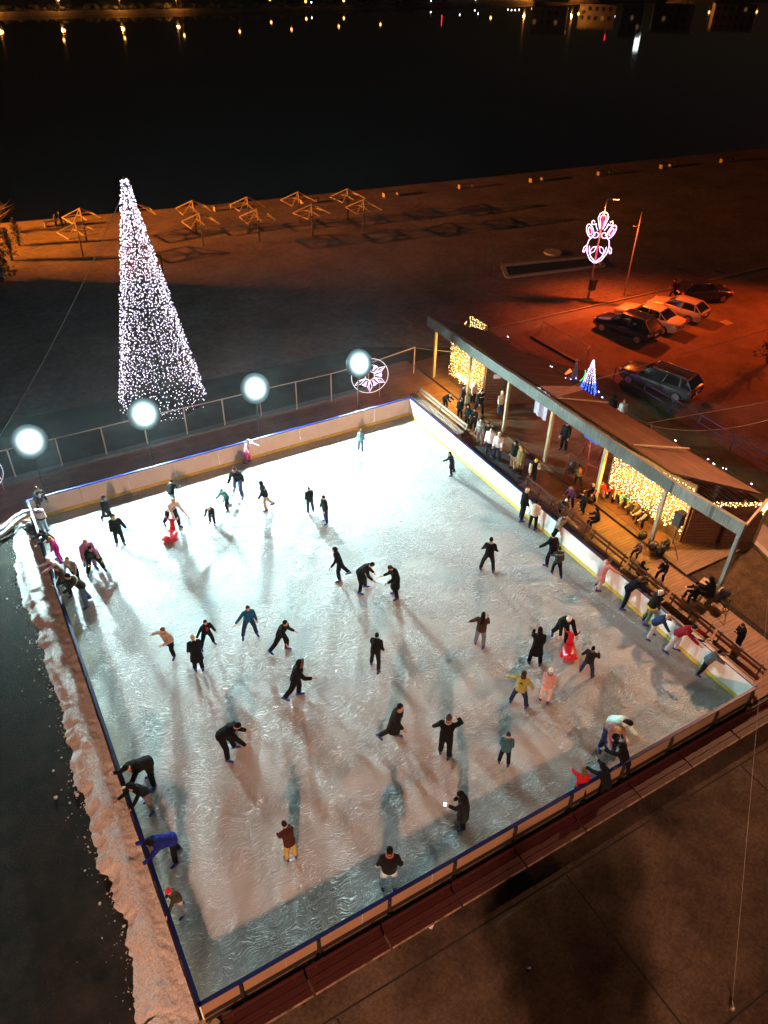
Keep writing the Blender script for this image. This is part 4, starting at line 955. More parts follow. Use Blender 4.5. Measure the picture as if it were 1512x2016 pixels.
# ------------------------------------------------------------------ far bank
M['far_lamp'] = mat('far lamp globe', (.9,.6,.3), .3, emit=(1.0,.42,.10), estr=7.0)
M['far_white'] = mat('far white lamp', (.9,.9,.9), .3, emit=(.9,.95,1.0), estr=14.0)
M['far_red'] = mat('far red beacon', (.9,.1,.1), .3, emit=(1.0,.02,.03), estr=7.0)
def far_lamp(base, h, label, m_, r=.36, glow=0):
    base = V(base); t = thing('far_street_lamp', label, 'street lamp', base, 'lamps on the far bank')
    m = MB(); m.tube([base, base+V((0,0,h))], [.09,.05], 6); part(t, 'pole', m, M['steel_dark'])
    m = MB(); m.ball(base+V((0,0,h+r*.8)), (r,r,r*1.15), 8, 6); part(t, 'globe', m, m_)
    if glow: point_light(t, 'lamp_light', base+V((-.6,-.6,h+.2)), glow, (1.0,.33,.05), .2)
def streak_base(px, py):
    """foot on the far bank and height of the lamp whose mirror image in the water is seen at (px, py)"""
    x = px
    for it in range(8):
        g = at(x, bank_px(x)-2, -.4)
        lo, hi = .2, 60
        for k in range(40):
            mid = (lo+hi)/2
            if proj(g - V((0,0,mid)))[1] < py: lo = mid
            else: hi = mid
        x += px - proj(g - V((0,0,lo)))[0]
    return g, lo
for x, y, lb in ((5,63,'far lamp at the left picture edge, its streak cut by the frame'),(127,60,'lower far lamp of the first pair from the left'),(126,79,'taller far lamp of the first pair from the left'),(244,57,'lower far lamp of the second pair from the left'),(246,75,'taller far lamp of the second pair from the left'),(353,53,'lower far lamp of the third pair from the left'),(363,70,'taller far lamp of the third pair from the left'),(472,62,'single far lamp between the third pair and the close pair of lamps'),(534,44,'far lamp of the close pair left of the picture middle'),(574,58,'single far lamp just right of the close pair'),(603,37,'orange far lamp beside a white streak left of the middle'),(667,52,'lower far lamp near the top middle'),(677,36,'higher far lamp near the top middle'),(749,48,'dim single far lamp exactly above the picture middle')):
    g, h = streak_base(x, y); far_lamp(g+V((0,0,.9)), h-.9-.3, 'orange ' + lb if not lb.startswith('orange') else lb, M['far_lamp'], glow=1400 if x < 420 and y < 70 else 0)
ORD = ('first','second','third','fourth','fifth','sixth','seventh','eighth','ninth','tenth','eleventh','twelfth','thirteenth','fourteenth')
for k, (x, y) in enumerate(((966,35),(1032,32),(1048,17),(1117,17),(1125,32),(1139,27),(1196,14),(1235,24),(1258,22),(1310,25),(1345,13),(1358,11),(1396,24),(1490,23))):
    g, h = streak_base(x, y); far_lamp(g+V((0,0,.9)), max(.6,h-1.2), 'orange lamp mirrored in the water at the upper right, %s from the left' % ORD[k], M['far_lamp'], .40, glow=3500 if k in (1,4,6,9,11) else 0)
for k, (x, y) in enumerate(((614,36),(848,22),(905,30),(935,20),(941,28),(1000,20),(1007,21),(1014,21),(1022,20),(1210,33))):
    g, h = streak_base(x, y); far_lamp(g+V((0,0,.9)), max(.6,h-1.2), 'small white lamp mirrored in the far water, %s from the left' % ORD[k], M['far_white'], .17)
def strip(px, y0, y1, r, label, m_):
    g, h0 = streak_base(px, y0); h1 = streak_base(px, y1)[1]
    m = MB(); m.tube([g+V((0,0,h0)), g+V((0,0,h1))], r, 6); t = thing('beacon', label, 'beacon', (g.x,g.y,.4)); part(t, 'light_strip', m, m_)
    m = MB(); m.tube([(g.x,g.y,.0),(g.x,g.y,h0)], .06, 6); part(t, 'mast', m, M['steel_dark'])
strip(870,30,50,.10,'red vertical beacon on the far bank left of the town', M['far_red'])
strip(1191,69,78,.09,'red beacon of the far town with its small streak in the dark water', M['far_red'])
g, h0 = streak_base(1256, 69); h1 = streak_base(1254, 98)[1]; t = thing('lit_billboard', 'brightly lit white billboard of the far town mirrored in the water', 'billboard', (g.x,g.y,.4))
m = MB(); m.box((g.x,g.y,(h0+h1)/2),(2.3,.2,h1-h0), rz=-.3); part(t, 'panel', m, mat('lit billboard panel', (.9,.9,.9), .4, emit=(.9,1.0,.95), estr=3.0))
m = MB(); m.tube([(g.x,g.y+.3,.4),(g.x,g.y+.3,h0)], .15, 6); part(t, 'pole', m, M['steel_dark'])
M['win_lit'] = mat('lit window', (.8,.6,.4), .4, emit=(1,.45,.14), estr=.13); M['win_dark'] = mat('dark window', (.02,.02,.025), .2)
M['facade'] = mat('far facade', (.34,.29,.24), .85, var=.15, vscale=.4)
for bi, (x, y, w, d, h, lb) in enumerate(((1085,2,13,9,8,'apartment block with terrace on the far bank, leftmost of the town'),(1330,-2,15,10,9,'wide apartment block on the far bank with several lit windows'),(1250,-4,8,8,11,'narrow tower block on the far bank behind the billboard'),(1180,-4,14,9,8,'apartment block on the far bank between the narrow tower and the terrace block'),(1450,-3,16,10,9,'low apartment block on the far bank, rightmost'))):
    p = at(x,y,.5); t = thing('apartment_block', lb, 'building', (p.x,p.y,.5), 'blocks of the far town'); rz = -.75; R_ = Matrix.Rotation(rz,3,'Z')
    m = MB(); m.box((p.x,p.y,.5+h/2),(w,d,h), rz); part(t, 'wall', m, M['facade'])
    m = MB(); m.box((p.x,p.y,.5+h+.15),(w+.6,d+.6,.3), rz); part(t, 'roof', m, M['steel_dark'])
    for f_ in range(int(h//3)):
        for c_ in range(int(w//2.6)):
            o = R_ @ V((-w/2+1.5+2.6*c_, -d/2-.03, 0)); lit = rng.random() < .16
            m = MB(); m.box((p.x+o.x, p.y+o.y, .5+1.5+3*f_),(1.2,.05,1.3), rz); part(t, 'window', m, M['win_lit'] if lit else M['win_dark'])
m = MB()
for k in range(150):
    x = rng.uniform(-80,900); p = at(x, bank_px(x)-1, -.4) + far_o*rng.uniform(2.5,16); r = rng.uniform(.5,1.2)
    m.ball(V((p.x,p.y,.5+r*.4)), (r,r,r*.8), 7, 5, jit=.3)
struct('far_bank_scrub', m, M['leaf'], 'stuff')
# ------------------------------------------------------------------ people
skin_m = [mat('skin', c, .55) for c in ((.52,.33,.25),(.46,.28,.20),(.58,.38,.30))]
eye_m = mat('eyes', (.02,.015,.012), .3); lip_m = mat('lips', (.38,.13,.11), .5)
boot_m = mat('blue skate shell', (.010,.022,.19), .4); blade_m = mat('skate blade', (.6,.6,.62), .25, .9); shoe_m = mat('dark shoes', (.025,.022,.02), .6); pale_shoe = mat('pale shoes', (.45,.44,.42), .6)
cloth_cache = {}
def cloth(c, rough=.8):
    k = (tuple(c), rough)
    if k not in cloth_cache: cloth_cache[k] = mat('cloth', tuple(q*(.45 if max(c) < .04 else 1) for q in c), .95, spec=.12, var=.38, vscale=7, bump=1.0, bscale=13)
    return cloth_cache[k]
PEND = []
def remeshed(name, mb, mats, vox, parent, smooth=2):
    """lofts fused into one continuous skin"""
    o = link(name, mb.mesh(name, mats), parent)
    r = o.modifiers.new('fuse', 'REMESH'); r.mode = 'VOXEL'; r.voxel_size = vox; r.use_smooth_shade = True
    s = o.modifiers.new('soften', 'SMOOTH'); s.factor = .5; s.iterations = smooth
    PEND.append(o); return o
def flush():
    dg = bpy.context.evaluated_depsgraph_get(); dg.update()
    for o in PEND:
        me = bpy.data.meshes.new_from_object(o.evaluated_get(dg), preserve_all_data_layers=False, depsgraph=dg)
        old = o.data; o.modifiers.clear(); o.data = me; me.name = o.name; bpy.data.meshes.remove(old)
        if o in EXTRA:
            bm_ = bmesh.new(); bm_.from_mesh(me)
            tmp = EXTRA[o].mesh('tmp', list(me.materials)); bm_.from_mesh(tmp); bpy.data.meshes.remove(tmp)
            bm_.to_mesh(me); bm_.free()
    PEND.clear()
EXTRA = {}
# pose: lean, hunch, left leg (hip, out, knee), right leg, left arm (fwd, out, elbow), right arm, head pitch
POSE = {
 'stand':   (3,3,(2,5,4),(-2,5,4),(4,10,14),(2,10,16),8),
 'stand2':  (2,4,(8,7,8),(-4,6,4),(14,12,35),(6,10,20),16),
 'pockets': (3,5,(2,7,5),(0,6,5),(-8,22,55),(-8,22,55),12),
 'crossed': (4,6,(3,7,4),(-2,7,4),(28,6,100),(26,6,95),14),
 'walk':    (8,5,(24,4,10),(-18,4,16),(-18,12,20),(24,12,25),8),
 'glide':   (14,8,(16,5,24),(-20,10,14),(18,18,30),(-14,20,26),4),
 'glide1':  (12,8,(10,4,16),(-20,6,16),(22,26,20),(-18,26,20),2),
 'stride':  (22,10,(28,8,36),(-20,16,8),(-24,18,30),(30,16,40),-2),
 'wide':    (10,6,(8,15,10),(4,17,10),(14,24,26),(6,28,34),4),
 'arms_out':(6,4,(6,8,10),(-10,8,8),(10,66,12),(6,62,18),2),
 'reach':   (14,8,(8,7,14),(-10,8,10),(62,14,12),(10,26,22),0),
 'reach2':  (14,8,(10,7,14),(-6,8,10),(64,12,12),(58,12,16),4),
 'bend':    (42,18,(26,8,22),(14,9,18),(30,10,40),(34,10,46),24),
 'look_down':(14,16,(6,7,10),(2,7,8),(16,10,50),(18,10,55),34),
 'phone':   (8,8,(6,7,8),(-2,6,6),(36,6,96),(6,10,22),26),
 'rail':    (26,12,(2,7,6),(-10,8,8),(66,18,20),(60,16,26),6),
 'raillean':(36,14,(8,8,10),(-6,9,10),(60,16,30),(56,16,34),8),
 'rail1':   (12,8,(4,7,8),(-6,8,8),(52,22,14),(4,12,18),10),
 'raildeep':(62,10,(10,8,8),(-2,9,10),(62,16,36),(60,16,40),6),
 'push':    (34,12,(20,7,24),(-12,8,16),(44,12,20),(44,12,20),4),
 'arm_up':  (6,6,(8,7,10),(-10,8,10),(70,34,104),(12,24,30),10),
 'sit':     (8,10,(84,12,84),(82,14,80),(34,8,52),(36,8,56),16),
 'sitbend': (34,16,(84,14,84),(80,16,92),(50,8,30),(54,8,34),26),
 'crouch':  (30,12,(78,18,88),(70,18,84),(44,14,40),(40,14,44),6),
}
def person(px, ytop, ybot, face, pose, jac, trs, label, hair=('short',(.03,.02,.015)), z0=.03, style='jacket', feet='skate', group='skaters on the ice', h=None, mir=False, jit=6, arms=None, hat=None, trim=None, item=None, jr=.8):
    lean, hunch, LL, RL, LA, RA, hp = POSE[pose]
    J = lambda t, a=jit: tuple(q + rng.uniform(-a, a)*.6 for q in t)
    LL, RL, LA, RA = J(LL), J(RL), J(LA), J(RA)
    LA, RA = (LA[0], LA[1]*.65, LA[2]), (RA[0], RA[1]*.65, RA[2])
    if mir: LL, RL, LA, RA = RL, LL, RA, LA
    if arms: LA = arms[0] or LA; RA = arms[1] or RA
    lean += rng.uniform(-3,3)
    up = lambda a: V((0, math.sin(rad(a)), math.cos(rad(a))))
    sp, sp2 = up(lean), up(lean+hunch); X_ = V((1,0,0))
    pel = V((0,0,0)); waist = pel + sp*.20; chest = waist + sp.lerp(sp2,.5).normalized()*.16; neck = chest + sp2*.16
    hd_d = up(lean*.45+hunch*.6+hp*.6); head = neck + hd_d*.165
    hp_t = lean*.35+hunch*.5+hp              # face pitch
    hf = V((0, math.cos(rad(hp_t)), -math.sin(rad(hp_t)))); hu = V((0, math.sin(rad(hp_t)), math.cos(rad(hp_t))))
    joints = {}
    foot_len = .10 if feet == 'skate' else .075
    for s, (hip, out, knee) in ((-1, LL), (1, RL)):
        a = pel + V((s*.09,0,-.03)); o_ = rad(out)
        d = V((s*math.sin(o_), math.sin(rad(hip)), math.cos(rad(hip))*math.cos(o_)*-1)).normalized(); k = a + d*.43
        kk = hip - knee; d2 = V((s*math.sin(o_)*.6, math.sin(rad(kk)), -math.cos(rad(kk)))).normalized(); an = k + d2*.42
        fp_ = max(-50, min(0, (kk+18) if kk < -18 else 0)); yaw = s*rad(14)
        fdir = V((math.sin(yaw)*math.cos(rad(fp_)), math.cos(yaw)*math.cos(rad(fp_)), math.sin(rad(fp_))))
        joints['leg', s] = (a, k, an, fdir)
    for s, (fw_, out, el) in ((-1, LA), (1, RA)):
        a = neck - sp2*.055 + V((s*.178,0,0)); fw2 = fw_ + (lean+hunch)*.0
        o_ = rad(out); d = V((s*math.sin(o_), math.sin(rad(fw2))*math.cos(o_), -math.cos(rad(fw2))*math.cos(o_))).normalized()
        k = a + d*.285; f2 = fw2 + el; o2 = o_*.5 if el > 40 else o_
        if el > 60: o2 = -abs(o_)*.6 - .15
        d2 = V((s*math.sin(o2), math.sin(rad(f2))*math.cos(o2), -math.cos(rad(f2))*math.cos(o2))).normalized(); w = k + d2*.25
        joints['arm', s] = (a, k, w, d2)
    zmin = min(joints['leg', s][2].z + min(0, joints['leg', s][3].z*.2) for s in (-1,1)) - foot_len
    # ---- fit to the photo: scale and ground place
    ext = [head + hu*.13, head + hu*.10 + hf*.05, head - hf*.09] + [joints['leg',s][2] + joints['leg',s][3]*.2 - V((0,0,foot_len)) for s in (-1,1)] + [joints['leg',s][2] - V((0,0,foot_len)) for s in (-1,1)] + [joints['arm',s][2] for s in (-1,1)]
    ext = [p - V((0,0,zmin)) for p in ext]
    g = at(px, ybot if ybot else ytop + 60, z0); sc = h/1.70 if h else 1.0
    for it in range(6):
        vd = V((g.x - CAM.x, g.y - CAM.y, 0)).normalized(); ri = V((vd.y, -vd.x, 0)); a = rad(face)
        hdv = -vd*math.cos(a) + ri*math.sin(a); th = math.atan2(-hdv.x, hdv.y)
        R3 = Matrix.Rotation(th, 3, 'Z')
        pr = [proj(g + R3 @ (p*sc)) for p in ext]
        y0, y1 = min(p[1] for p in pr), max(p[1] for p in pr); x0 = (min(p[0] for p in pr) + max(p[0] for p in pr))/2
        if ybot and not h: sc = max(.60, min(1.13, sc*(ybot-ytop)/(y1-y0)))
        pr = [proj(g + R3 @ (p*sc)) for p in ext]
        y0, y1 = min(p[1] for p in pr), max(p[1] for p in pr); gx, gy = proj(g)
        dy = (ytop - y0) if not ybot else ((ybot - y1) if not h else ((ybot+ytop)/2 - (y0+y1)/2))
        g = at(gx + (px - x0), gy + dy, z0)
    t = thing('person', label, 'person', g, group, th); t.scale = (sc,sc,sc)
    Z = V((0,0,-zmin)); sk = skin_m[rng.randrange(3)]
    bulk = {'slim':.028,'jacket':.048,'puffer':.066,'coat':.052,'hoodie':.046}[style] * rng.uniform(.85,1.15)
    def arm_loft(mb, off, to_wrist=1.0, n=9):
        for s in (-1,1):
            a, k, w, d2 = joints['arm', s]; e = k.lerp(w, to_wrist)
            mb.tube([a + V((-s*.05,0,.01)) + Z, a + Z, a.lerp(k,.5)+Z, k + Z, k.lerp(e,.55)+Z, e + Z], [.035+off, .052+off, .046+off, .040+off, .036+off*.9, .027+off*.9], n)
    def torso(mb, off, low=-.10, flare=1.0, n=14):
        f = lambda d: V((0, d.z, -d.y))
        rr = []
        if low < -.12:
            mid = (joints['leg',-1][0].lerp(joints['leg',-1][1], min(1,-low/.43)) + joints['leg',1][0].lerp(joints['leg',1][1], min(1,-low/.43)))*.5
            spread = abs(joints['leg',1][1].x - joints['leg',-1][1].x)*.25
            rr.append((mid+Z, X_, f(sp), .15*flare+off+spread*.6, .115*flare+off+.02))
            rr.append((pel.lerp(mid,.5)+Z, X_, f(sp), .165+off+spread*.3, .12+off))
        rr += [(pel+sp*(-.06 if low < -.12 else low*.8)+Z, X_, f(sp), .150+off, .110+off), (pel+sp*.05+Z, X_, f(sp), .158+off, .115+off), (waist+Z, X_, f(sp), .140+off, .105+off), (chest+Z, X_, f(sp2), .172+off, .118+off), (neck-sp2*.07+Z, X_, f(sp2), .165+off, .098+off*.8), (neck-sp2*.005+Z, X_, f(sp2), .085+off, .07+off*.7), (neck+sp2*.035+Z, X_, f(sp2), .055+off*.5, .055+off*.5)]
        mb.loft(rr, n=n)
    # body: one continuous skin, with fingers rooted in the palms
    mb = MB(); torso(mb, -.02, -.09); arm_loft(mb, -.010, 1.0, 8)
    for s in (-1,1):
        a, k, an, fd = joints['leg', s]; mb.tube([a+Z, a.lerp(k,.5)+Z, k+Z, k.lerp(an,.4)+Z, an+Z, an+V((0,0,-.05))+Z], [.078,.066,.048,.047,.034,.036], 8)
        w, d2 = joints['arm', s][2:]; mb.tube([w-d2*.02+Z, w+d2*.045+Z, w+d2*.085+Z], [.026,.034,.026], 8)
    mb.tube([neck-sp2*.03+Z, neck.lerp(head,.6)+Z], [.056,.05], 9)
    Mh = Matrix((X_, hf, hu)).transposed(); H = head + Z
    mb.ball(H, (.074,.096,.118), 14, 10, M=Mh); mb.ball(H + hf*.035 - hu*.065, (.052,.055,.05), 10, 7, M=Mh)
    mb.ball(H + hf*.098 - hu*.012, (.014,.022,.024), 7, 5, M=Mh)
    for s in (-1,1): mb.ball(H + X_*s*.074 - hu*.008, (.016,.022,.032), 7, 5, M=Mh)
    bd = remeshed('body', mb, [sk, eye_m, lip_m], .021, t, 1)
    ex = MB()
    for s in (-1,1):
        ex.ball(H + hf*.086 + X_*s*.030 + hu*.012, (.014,.008,.009), 6, 4, 1, Mh)
        w, d2 = joints['arm', s][2:]; side = d2.orthogonal().normalized(); side = (X_ - d2*X_.dot(d2)); side = side.normalized() if side.length > .2 else V((0,1,0)).cross(d2).normalized(); nn = d2.cross(side)*(-s)
        for q, ln in zip((-.026,-.009,.009,.026), (.058,.07,.075,.062)):
            b0 = w + d2*.075 + side*q + Z; ex.tube([b0, b0 + d2*ln*.5 + nn*.008, b0 + d2*ln*.85 + nn*.032], [.0095,.009,.007], 5)
        b0 = w + d2*.03 - side*s*.028 + Z; ex.tube([b0, b0 + d2*.03 - side*s*.03, b0 + d2*.058 - side*s*.034 + nn*.01], [.011,.010,.008], 5)
    ex.ball(H + hf*.082 - hu*.060, (.022,.010,.006), 6, 4, 2, Mh); EXTRA[bd] = ex
    # trousers
    mb = MB(); off = .032
    mb.loft([(pel+sp*.09+Z, X_, V((0,1,0)), .145, .112), (pel+Z, X_, V((0,1,0)), .150, .118), (pel-V((0,0,.09))+Z, X_, V((0,1,0)), .125, .105)], n=12)
    for s in (-1,1):
        a, k, an, fd = joints['leg', s]; mb.tube([a+V((0,0,.04))+Z, a.lerp(k,.3)+Z, k+Z, k.lerp(an,.4)+Z, k.lerp(an,.93)+Z], [.088+off*.5,.080+off,.056+off,.052+off,.046+off], 10)
    remeshed('trousers', mb, [cloth(trs)], .026, t, 2)
    # jacket
    mb = MB(); torso(mb, bulk, -.42 if style == 'coat' else -.12, 1.12); arm_loft(mb, bulk*.62, .97, 10)
    if style in ('hoodie','coat','puffer'): mb.ball(neck - sp2.cross(X_)*-.0 + V((0,-.075,0)) + sp2*.01 + Z, (.105,.07,.06), 10, 7)
    else: mb.tube([neck-sp2*.02+Z, neck+sp2*.05+Z], [.075,.066], 10)
    jm = cloth(jac, jr); remeshed('coat' if style == 'coat' else 'jacket', mb, [jm], .028, t, 2)
    if not trim and style != 'slim' and rng.random() < .35: trim = [('scarf', rng.choice([(.25,.24,.24),(.10,.10,.12),(.30,.10,.08),(.12,.14,.2),(.35,.32,.28)]))]
    if trim:
        for tn, tcol in trim:
            mb = MB()
            if tn == 'waist': mb.loft([(pel+sp*.0+Z, X_, V((0,1,0)), .178+bulk, .138+bulk),(pel-V((0,0,.10))+Z, X_, V((0,1,0)), .172+bulk, .142+bulk)], n=14); nm = 'tied_jumper'
            elif tn == 'stripe': mb.loft([(chest+sp2*.01+Z, X_, V((0,sp2.z,-sp2.y)), .178+bulk, .122+bulk),(chest+sp2*.055+Z, X_, V((0,sp2.z,-sp2.y)), .176+bulk, .118+bulk)], n=14); nm = 'chest_band'
            elif tn == 'scarf': mb.tube([neck+Z+V((.075*math.cos(q),.075*math.sin(q)+.0,.02)) for q in [i*.6283 for i in range(10)]], .03, 7, closed=True); nm = 'scarf'
            elif tn == 'pack': mb.ball(chest - V((0,sp2.z,-sp2.y))*.19 - sp2*.05 + Z, (.13,.075,.19), 12, 8, M=Matrix((X_, V((0,sp2.z,-sp2.y)), sp2)).transposed()); nm = 'backpack'
            elif tn == 'sleeves':
                nm = 'sleeve'
                for s in (-1,1):
                    a, k, w, d2 = joints['arm', s]; m1 = MB(); m1.tube([a+Z, a.lerp(k,.5)+Z, k+Z, k.lerp(w,.5)+Z, k.lerp(w,.96)+Z], [.062+bulk*.62,.058+bulk*.62,.052+bulk*.62,.047+bulk*.6,.040+bulk*.6], 10); part(t, nm, m1, cloth(tcol), world=False)
                continue
            elif tn == 'front': mb.loft([(waist+V((0,.02,0))+Z, X_, V((0,sp.z,-sp.y)), .10, .104+bulk),(chest+V((0,.02,0))+Z, X_, V((0,sp2.z,-sp2.y)), .11, .118+bulk),(neck-sp2*.05+V((0,.02,0))+Z, X_, V((0,sp2.z,-sp2.y)), .07, .09+bulk)], n=12); nm = 'jumper_front'
            elif tn == 'ankle': 
                k, an = joints['leg',1][1:3]; mb.tube([k.lerp(an,.80)+Z, k.lerp(an,.88)+Z], .076, 10); nm = 'reflective_band'
            part(t, nm, mb, cloth(tcol), world=False)
    # hair / hats
    kind, hc = hair; hm = cloth(hc, .7)
    mb = MB()
    if kind in ('short','bald','long','bun','tail'):
        if kind != 'bald':
            mb.ball(H - hf*.018 + hu*.022, (.084,.098,.112), 14, 9, M=Mh, jit=.02)
            if kind == 'long': mb.loft([(H+hu*.03-hf*.03, X_, hf, .088, .085),(H-hu*.07-hf*.05, X_, hf, .092, .065),(H-hu*.18-hf*.065, X_, V((0,1,0)), .095, .05),(neck-sp2*.16-V((0,.10+bulk,0))+Z, X_, V((0,1,0)), .07, .035)], n=12)
            if kind == 'bun': mb.ball(H - hf*.09 + hu*.06, .045, 9, 7)
            if kind == 'tail': mb.tube([H-hf*.09+hu*.04, H-hf*.15-hu*.03, H-hf*.13-hu*.16], [.03,.032,.012], 8)
            # keep the face free
            mb.v = [p if (V(p)-H).dot(hf) < .055 or (V(p)-H).dot(hu) > .060 else tuple(V(p) - hf*((V(p)-H).dot(hf)-.050)) for p in mb.v]
            part(t, 'hair', mb, hm, world=False)
    elif kind == 'beanie':
        mb.ball(H - hf*.010 + hu*.045, (.090,.104,.098), 14, 9, M=Mh); mb.v = [p if (V(p)-H).dot(hu) > .020 else tuple(V(p)+hu*(.020-(V(p)-H).dot(hu))) for p in mb.v]
        if len(hair) > 2 or rng.random() < .3: mb.ball(H + hu*.155, .032, 8, 6)
        part(t, 'beanie', mb, hm, world=False)
    elif kind == 'helmet':
        mb.ball(H - hf*.006 + hu*.040, (.105,.128,.108), 16, 10, M=Mh); mb.v = [p if (V(p)-H).dot(hu) > .0 else tuple(V(p)-hu*((V(p)-H).dot(hu))) for p in mb.v]
        part(t, 'helmet', mb, mat('helmet shell', hc, .25, .3), world=False)
    elif kind in ('hood','furhood'):
        mb.ball(H - hf*.025 + hu*.012, (.112,.120,.142), 14, 10, M=Mh); mb.ball(neck - V((0,.03,0)) + Z, (.11,.10,.09), 10, 7)
        mb.v = [p if (V(p)-H).dot(hf) < .045 or (V(p)-H).dot(hu) > .085 else tuple(V(p) - hf*((V(p)-H).dot(hf)-.040)) for p in mb.v]
        part(t, 'hood', mb, hm if kind == 'hood' else jm, world=False)
        if kind == 'furhood':
            mb = MB(); pts = [H + hf*.045 + X_*(.11*math.cos(q)) + hu*(.02+.135*math.sin(q)) for q in [i*.3927 for i in range(16)]]
            mb.tube(pts, [.035+.012*(i%2) for i in range(16)], 8, closed=True); part(t, 'fur_trim', mb, cloth(hc, .9), world=False)
    # feet
    for s in (-1,1):
        a, k, an, fd = joints['leg', s]; mb = MB(); u = V((0,0,1)); up_f = (u - fd*u.dot(fd)).normalized(); rt = fd.cross(up_f)
        A_ = an + Z - up_f*.045
        if feet == 'skate':
            mb.loft([(A_+fd*-.085-up_f*.005, rt, up_f, .030, .03),(A_-fd*.05-up_f*.0, rt, up_f, .044, .045),(A_+fd*.05-up_f*.004, rt, up_f, .047, .042),(A_+fd*.13-up_f*.012, rt, up_f, .048, .032),(A_+fd*.185-up_f*.016, rt, up_f, .032, .024)], n=10)
            mb.tube([A_-fd*.02, an+Z+up_f*.06-fd*.01, k.lerp(an,.62)+Z], [.055,.062,.068], 10)
            mb.add(*(lambda B: (B.v, B.f))(MB().box(A_+fd*.04-up_f*.050, (.012,.29,.028), M=Matrix((rt,fd,up_f)).transposed())), 1)
            part(t, 'skate', mb, [boot_m, blade_m], world=False)
        else:
            mb.loft([(A_+fd*-.075, rt, up_f, .030, .03),(A_-fd*.04, rt, up_f, .042, .04),(A_+fd*.06-up_f*.004, rt, up_f, .046, .034),(A_+fd*.14-up_f*.008, rt, up_f, .044, .026),(A_+fd*.185-up_f*.01, rt, up_f, .028, .02)], n=10)
            mb.tube([A_-fd*.02, an+Z+up_f*.03], [.045,.046], 9)
            part(t, 'shoe', mb, shoe_m if feet == 'shoe' else pale_shoe, world=False)
    if item == 'phone':
        w, d2 = joints['arm', -1 if not mir else 1][2:]; q = w + d2*.10 + Z; mb = MB(); mb.box(q, (.012,.075,.15), M=Matrix.Rotation(.4,3,'X'))
        wq = g + R3 @ (q*sc); m2_ = MB(); m2_.box(wq, (.09,.015,.16), rz=th+1.3); solo('phone', m2_, M['screen'], 'lit phone held up by the skater at the near side of the ice', 'phone', wq)
    return t
BK = (.012,.012,.014); NV = (.012,.016,.035); CH = (.03,.03,.032); JN = (.055,.085,.15); LJ = (.30,.40,.50); CR = (.55,.50,.40); GY = (.20,.20,.21); WH = (.72,.72,.74)
DH = ('short',(.02,.014,.010)); DL = ('long',(.022,.014,.010)); BR = ('long',(.10,.05,.025)); BL = ('long',(.42,.27,.12)); HD = ('hood',BK)
P = person
# --- upper left corner and along the left barrier
P(84,959,1024, 20,'rail1',BK,BK,'man in black jacket with pale front holding the far left corner of the rink',('short',(.05,.035,.02)),trim=[('front',WH),('stripe',(.5,.5,.52))],mir=True)
P(86,993,1047, 150,'stand',WH,LJ,'girl in black and white patterned jacket and light blue jeans at the far left corner',('bun',(.03,.02,.015)),trim=[('stripe',BK),('waist',BK)])
P(88,1045,1103,-70,'rail',BK,BK,'woman in black coat leaning on the left barrier next to the girl in patterned jacket',('long',(.03,.015,.015)),h=1.62)
P(106,1057,1111,-110,'rail1',(.38,.015,.14),(.55,.02,.22),'woman with ginger hair in magenta coat and trousers at the left barrier',('long',(.42,.20,.07)),mir=True)
P(104,1098,1158,-80,'rail',(.55,.38,.42),(.2,.16,.17),'girl in pale pink jacket and white cap leaning over the left barrier',('beanie',(.62,.58,.55)),h=1.5)
P(144,1097,1160,-35,'glide',(.50,.47,.47),BK,'woman in pale grey jacket and black trousers by the left barrier',('short',(.20,.13,.08)),trim=[('front',WH)])
P(124,1115,1180,-60,'rail1',(.045,.04,.03),BK,'woman with brown hair in dark jacket with mustard scarf at the left barrier',('long',(.09,.05,.03)),trim=[('scarf',(.35,.22,.04))])
P(143,1131,1203,-75,'rail',(.028,.03,.028),JN,'man in dark jacket and blue jeans propped on the left barrier',DH,trim=[('stripe',(.35,.33,.22))])
P(179,1054,1122, 5,'push',(.38,.15,.34),(.2,.12,.2),'girl in lilac hoodie pushing the crouching skater in black',('short',(.35,.27,.18)),style='hoodie')
P(193,1077,1139, 5,'crouch',BK,BK,'skater in black tracksuit crouching before the girl in lilac',DH)
P(216,977,1034, 25,'walk',(.02,.024,.022),BK,'skater in long dark green coat at the upper left of the ice',HD,style='coat')
P(234,1013,1078, 0,'stand',BK,(.02,.022,.035),'woman in black puffer jacket with yellow hood lining',('short',(.02,.015,.012)),style='puffer',trim=[('scarf',(.5,.42,.08))],arms=((18,26,10),None))
P(341,943,1002, 150,'stride',(.03,.034,.034),LJ,'skater in dark jacket and pale jeans racing ahead of the tipped red seal aid',DH)
P(344,976,1040, 25,'push',WH,BK,'child in white and blue jacket pushing the tipped red seal aid',('short',(.45,.33,.16)),trim=[('stripe',(.1,.25,.45))])
P(437,963,1010,-50,'stride',(.055,.22,.21),(.02,.03,.05),'child in teal coat lunging forward in the upper middle',('beanie',(.06,.24,.22)),arms=((50,25,10),None))
P(413,999,1037,-20,'bend',BK,NV,'child in black jacket crouching low beside the child in teal coat',('long',(.5,.42,.28)))
P(464,921,985,-20,'stride',BK,JN,'woman in black jacket and blue jeans at the back of the rink',('long',(.05,.03,.02)),jit=4)
P(523,948,1009,-80,'glide1',(.015,.03,.035),CR,'skater in black jacket and cream trousers gliding left',HD,trim=[('stripe',(.4,.45,.45))])
P(493,864,914, 70,'reach',(.62,.28,.34),(.62,.03,.30),'child in pink jacket and magenta trousers close to the back barrier',('helmet',(.25,.25,.28)))
P(609,958,1009, 200,'stand',(.018,.022,.026),(.03,.05,.09),'man in dark jacket standing beside the one in blue jeans at the upper middle',('short',(.04,.03,.02)))
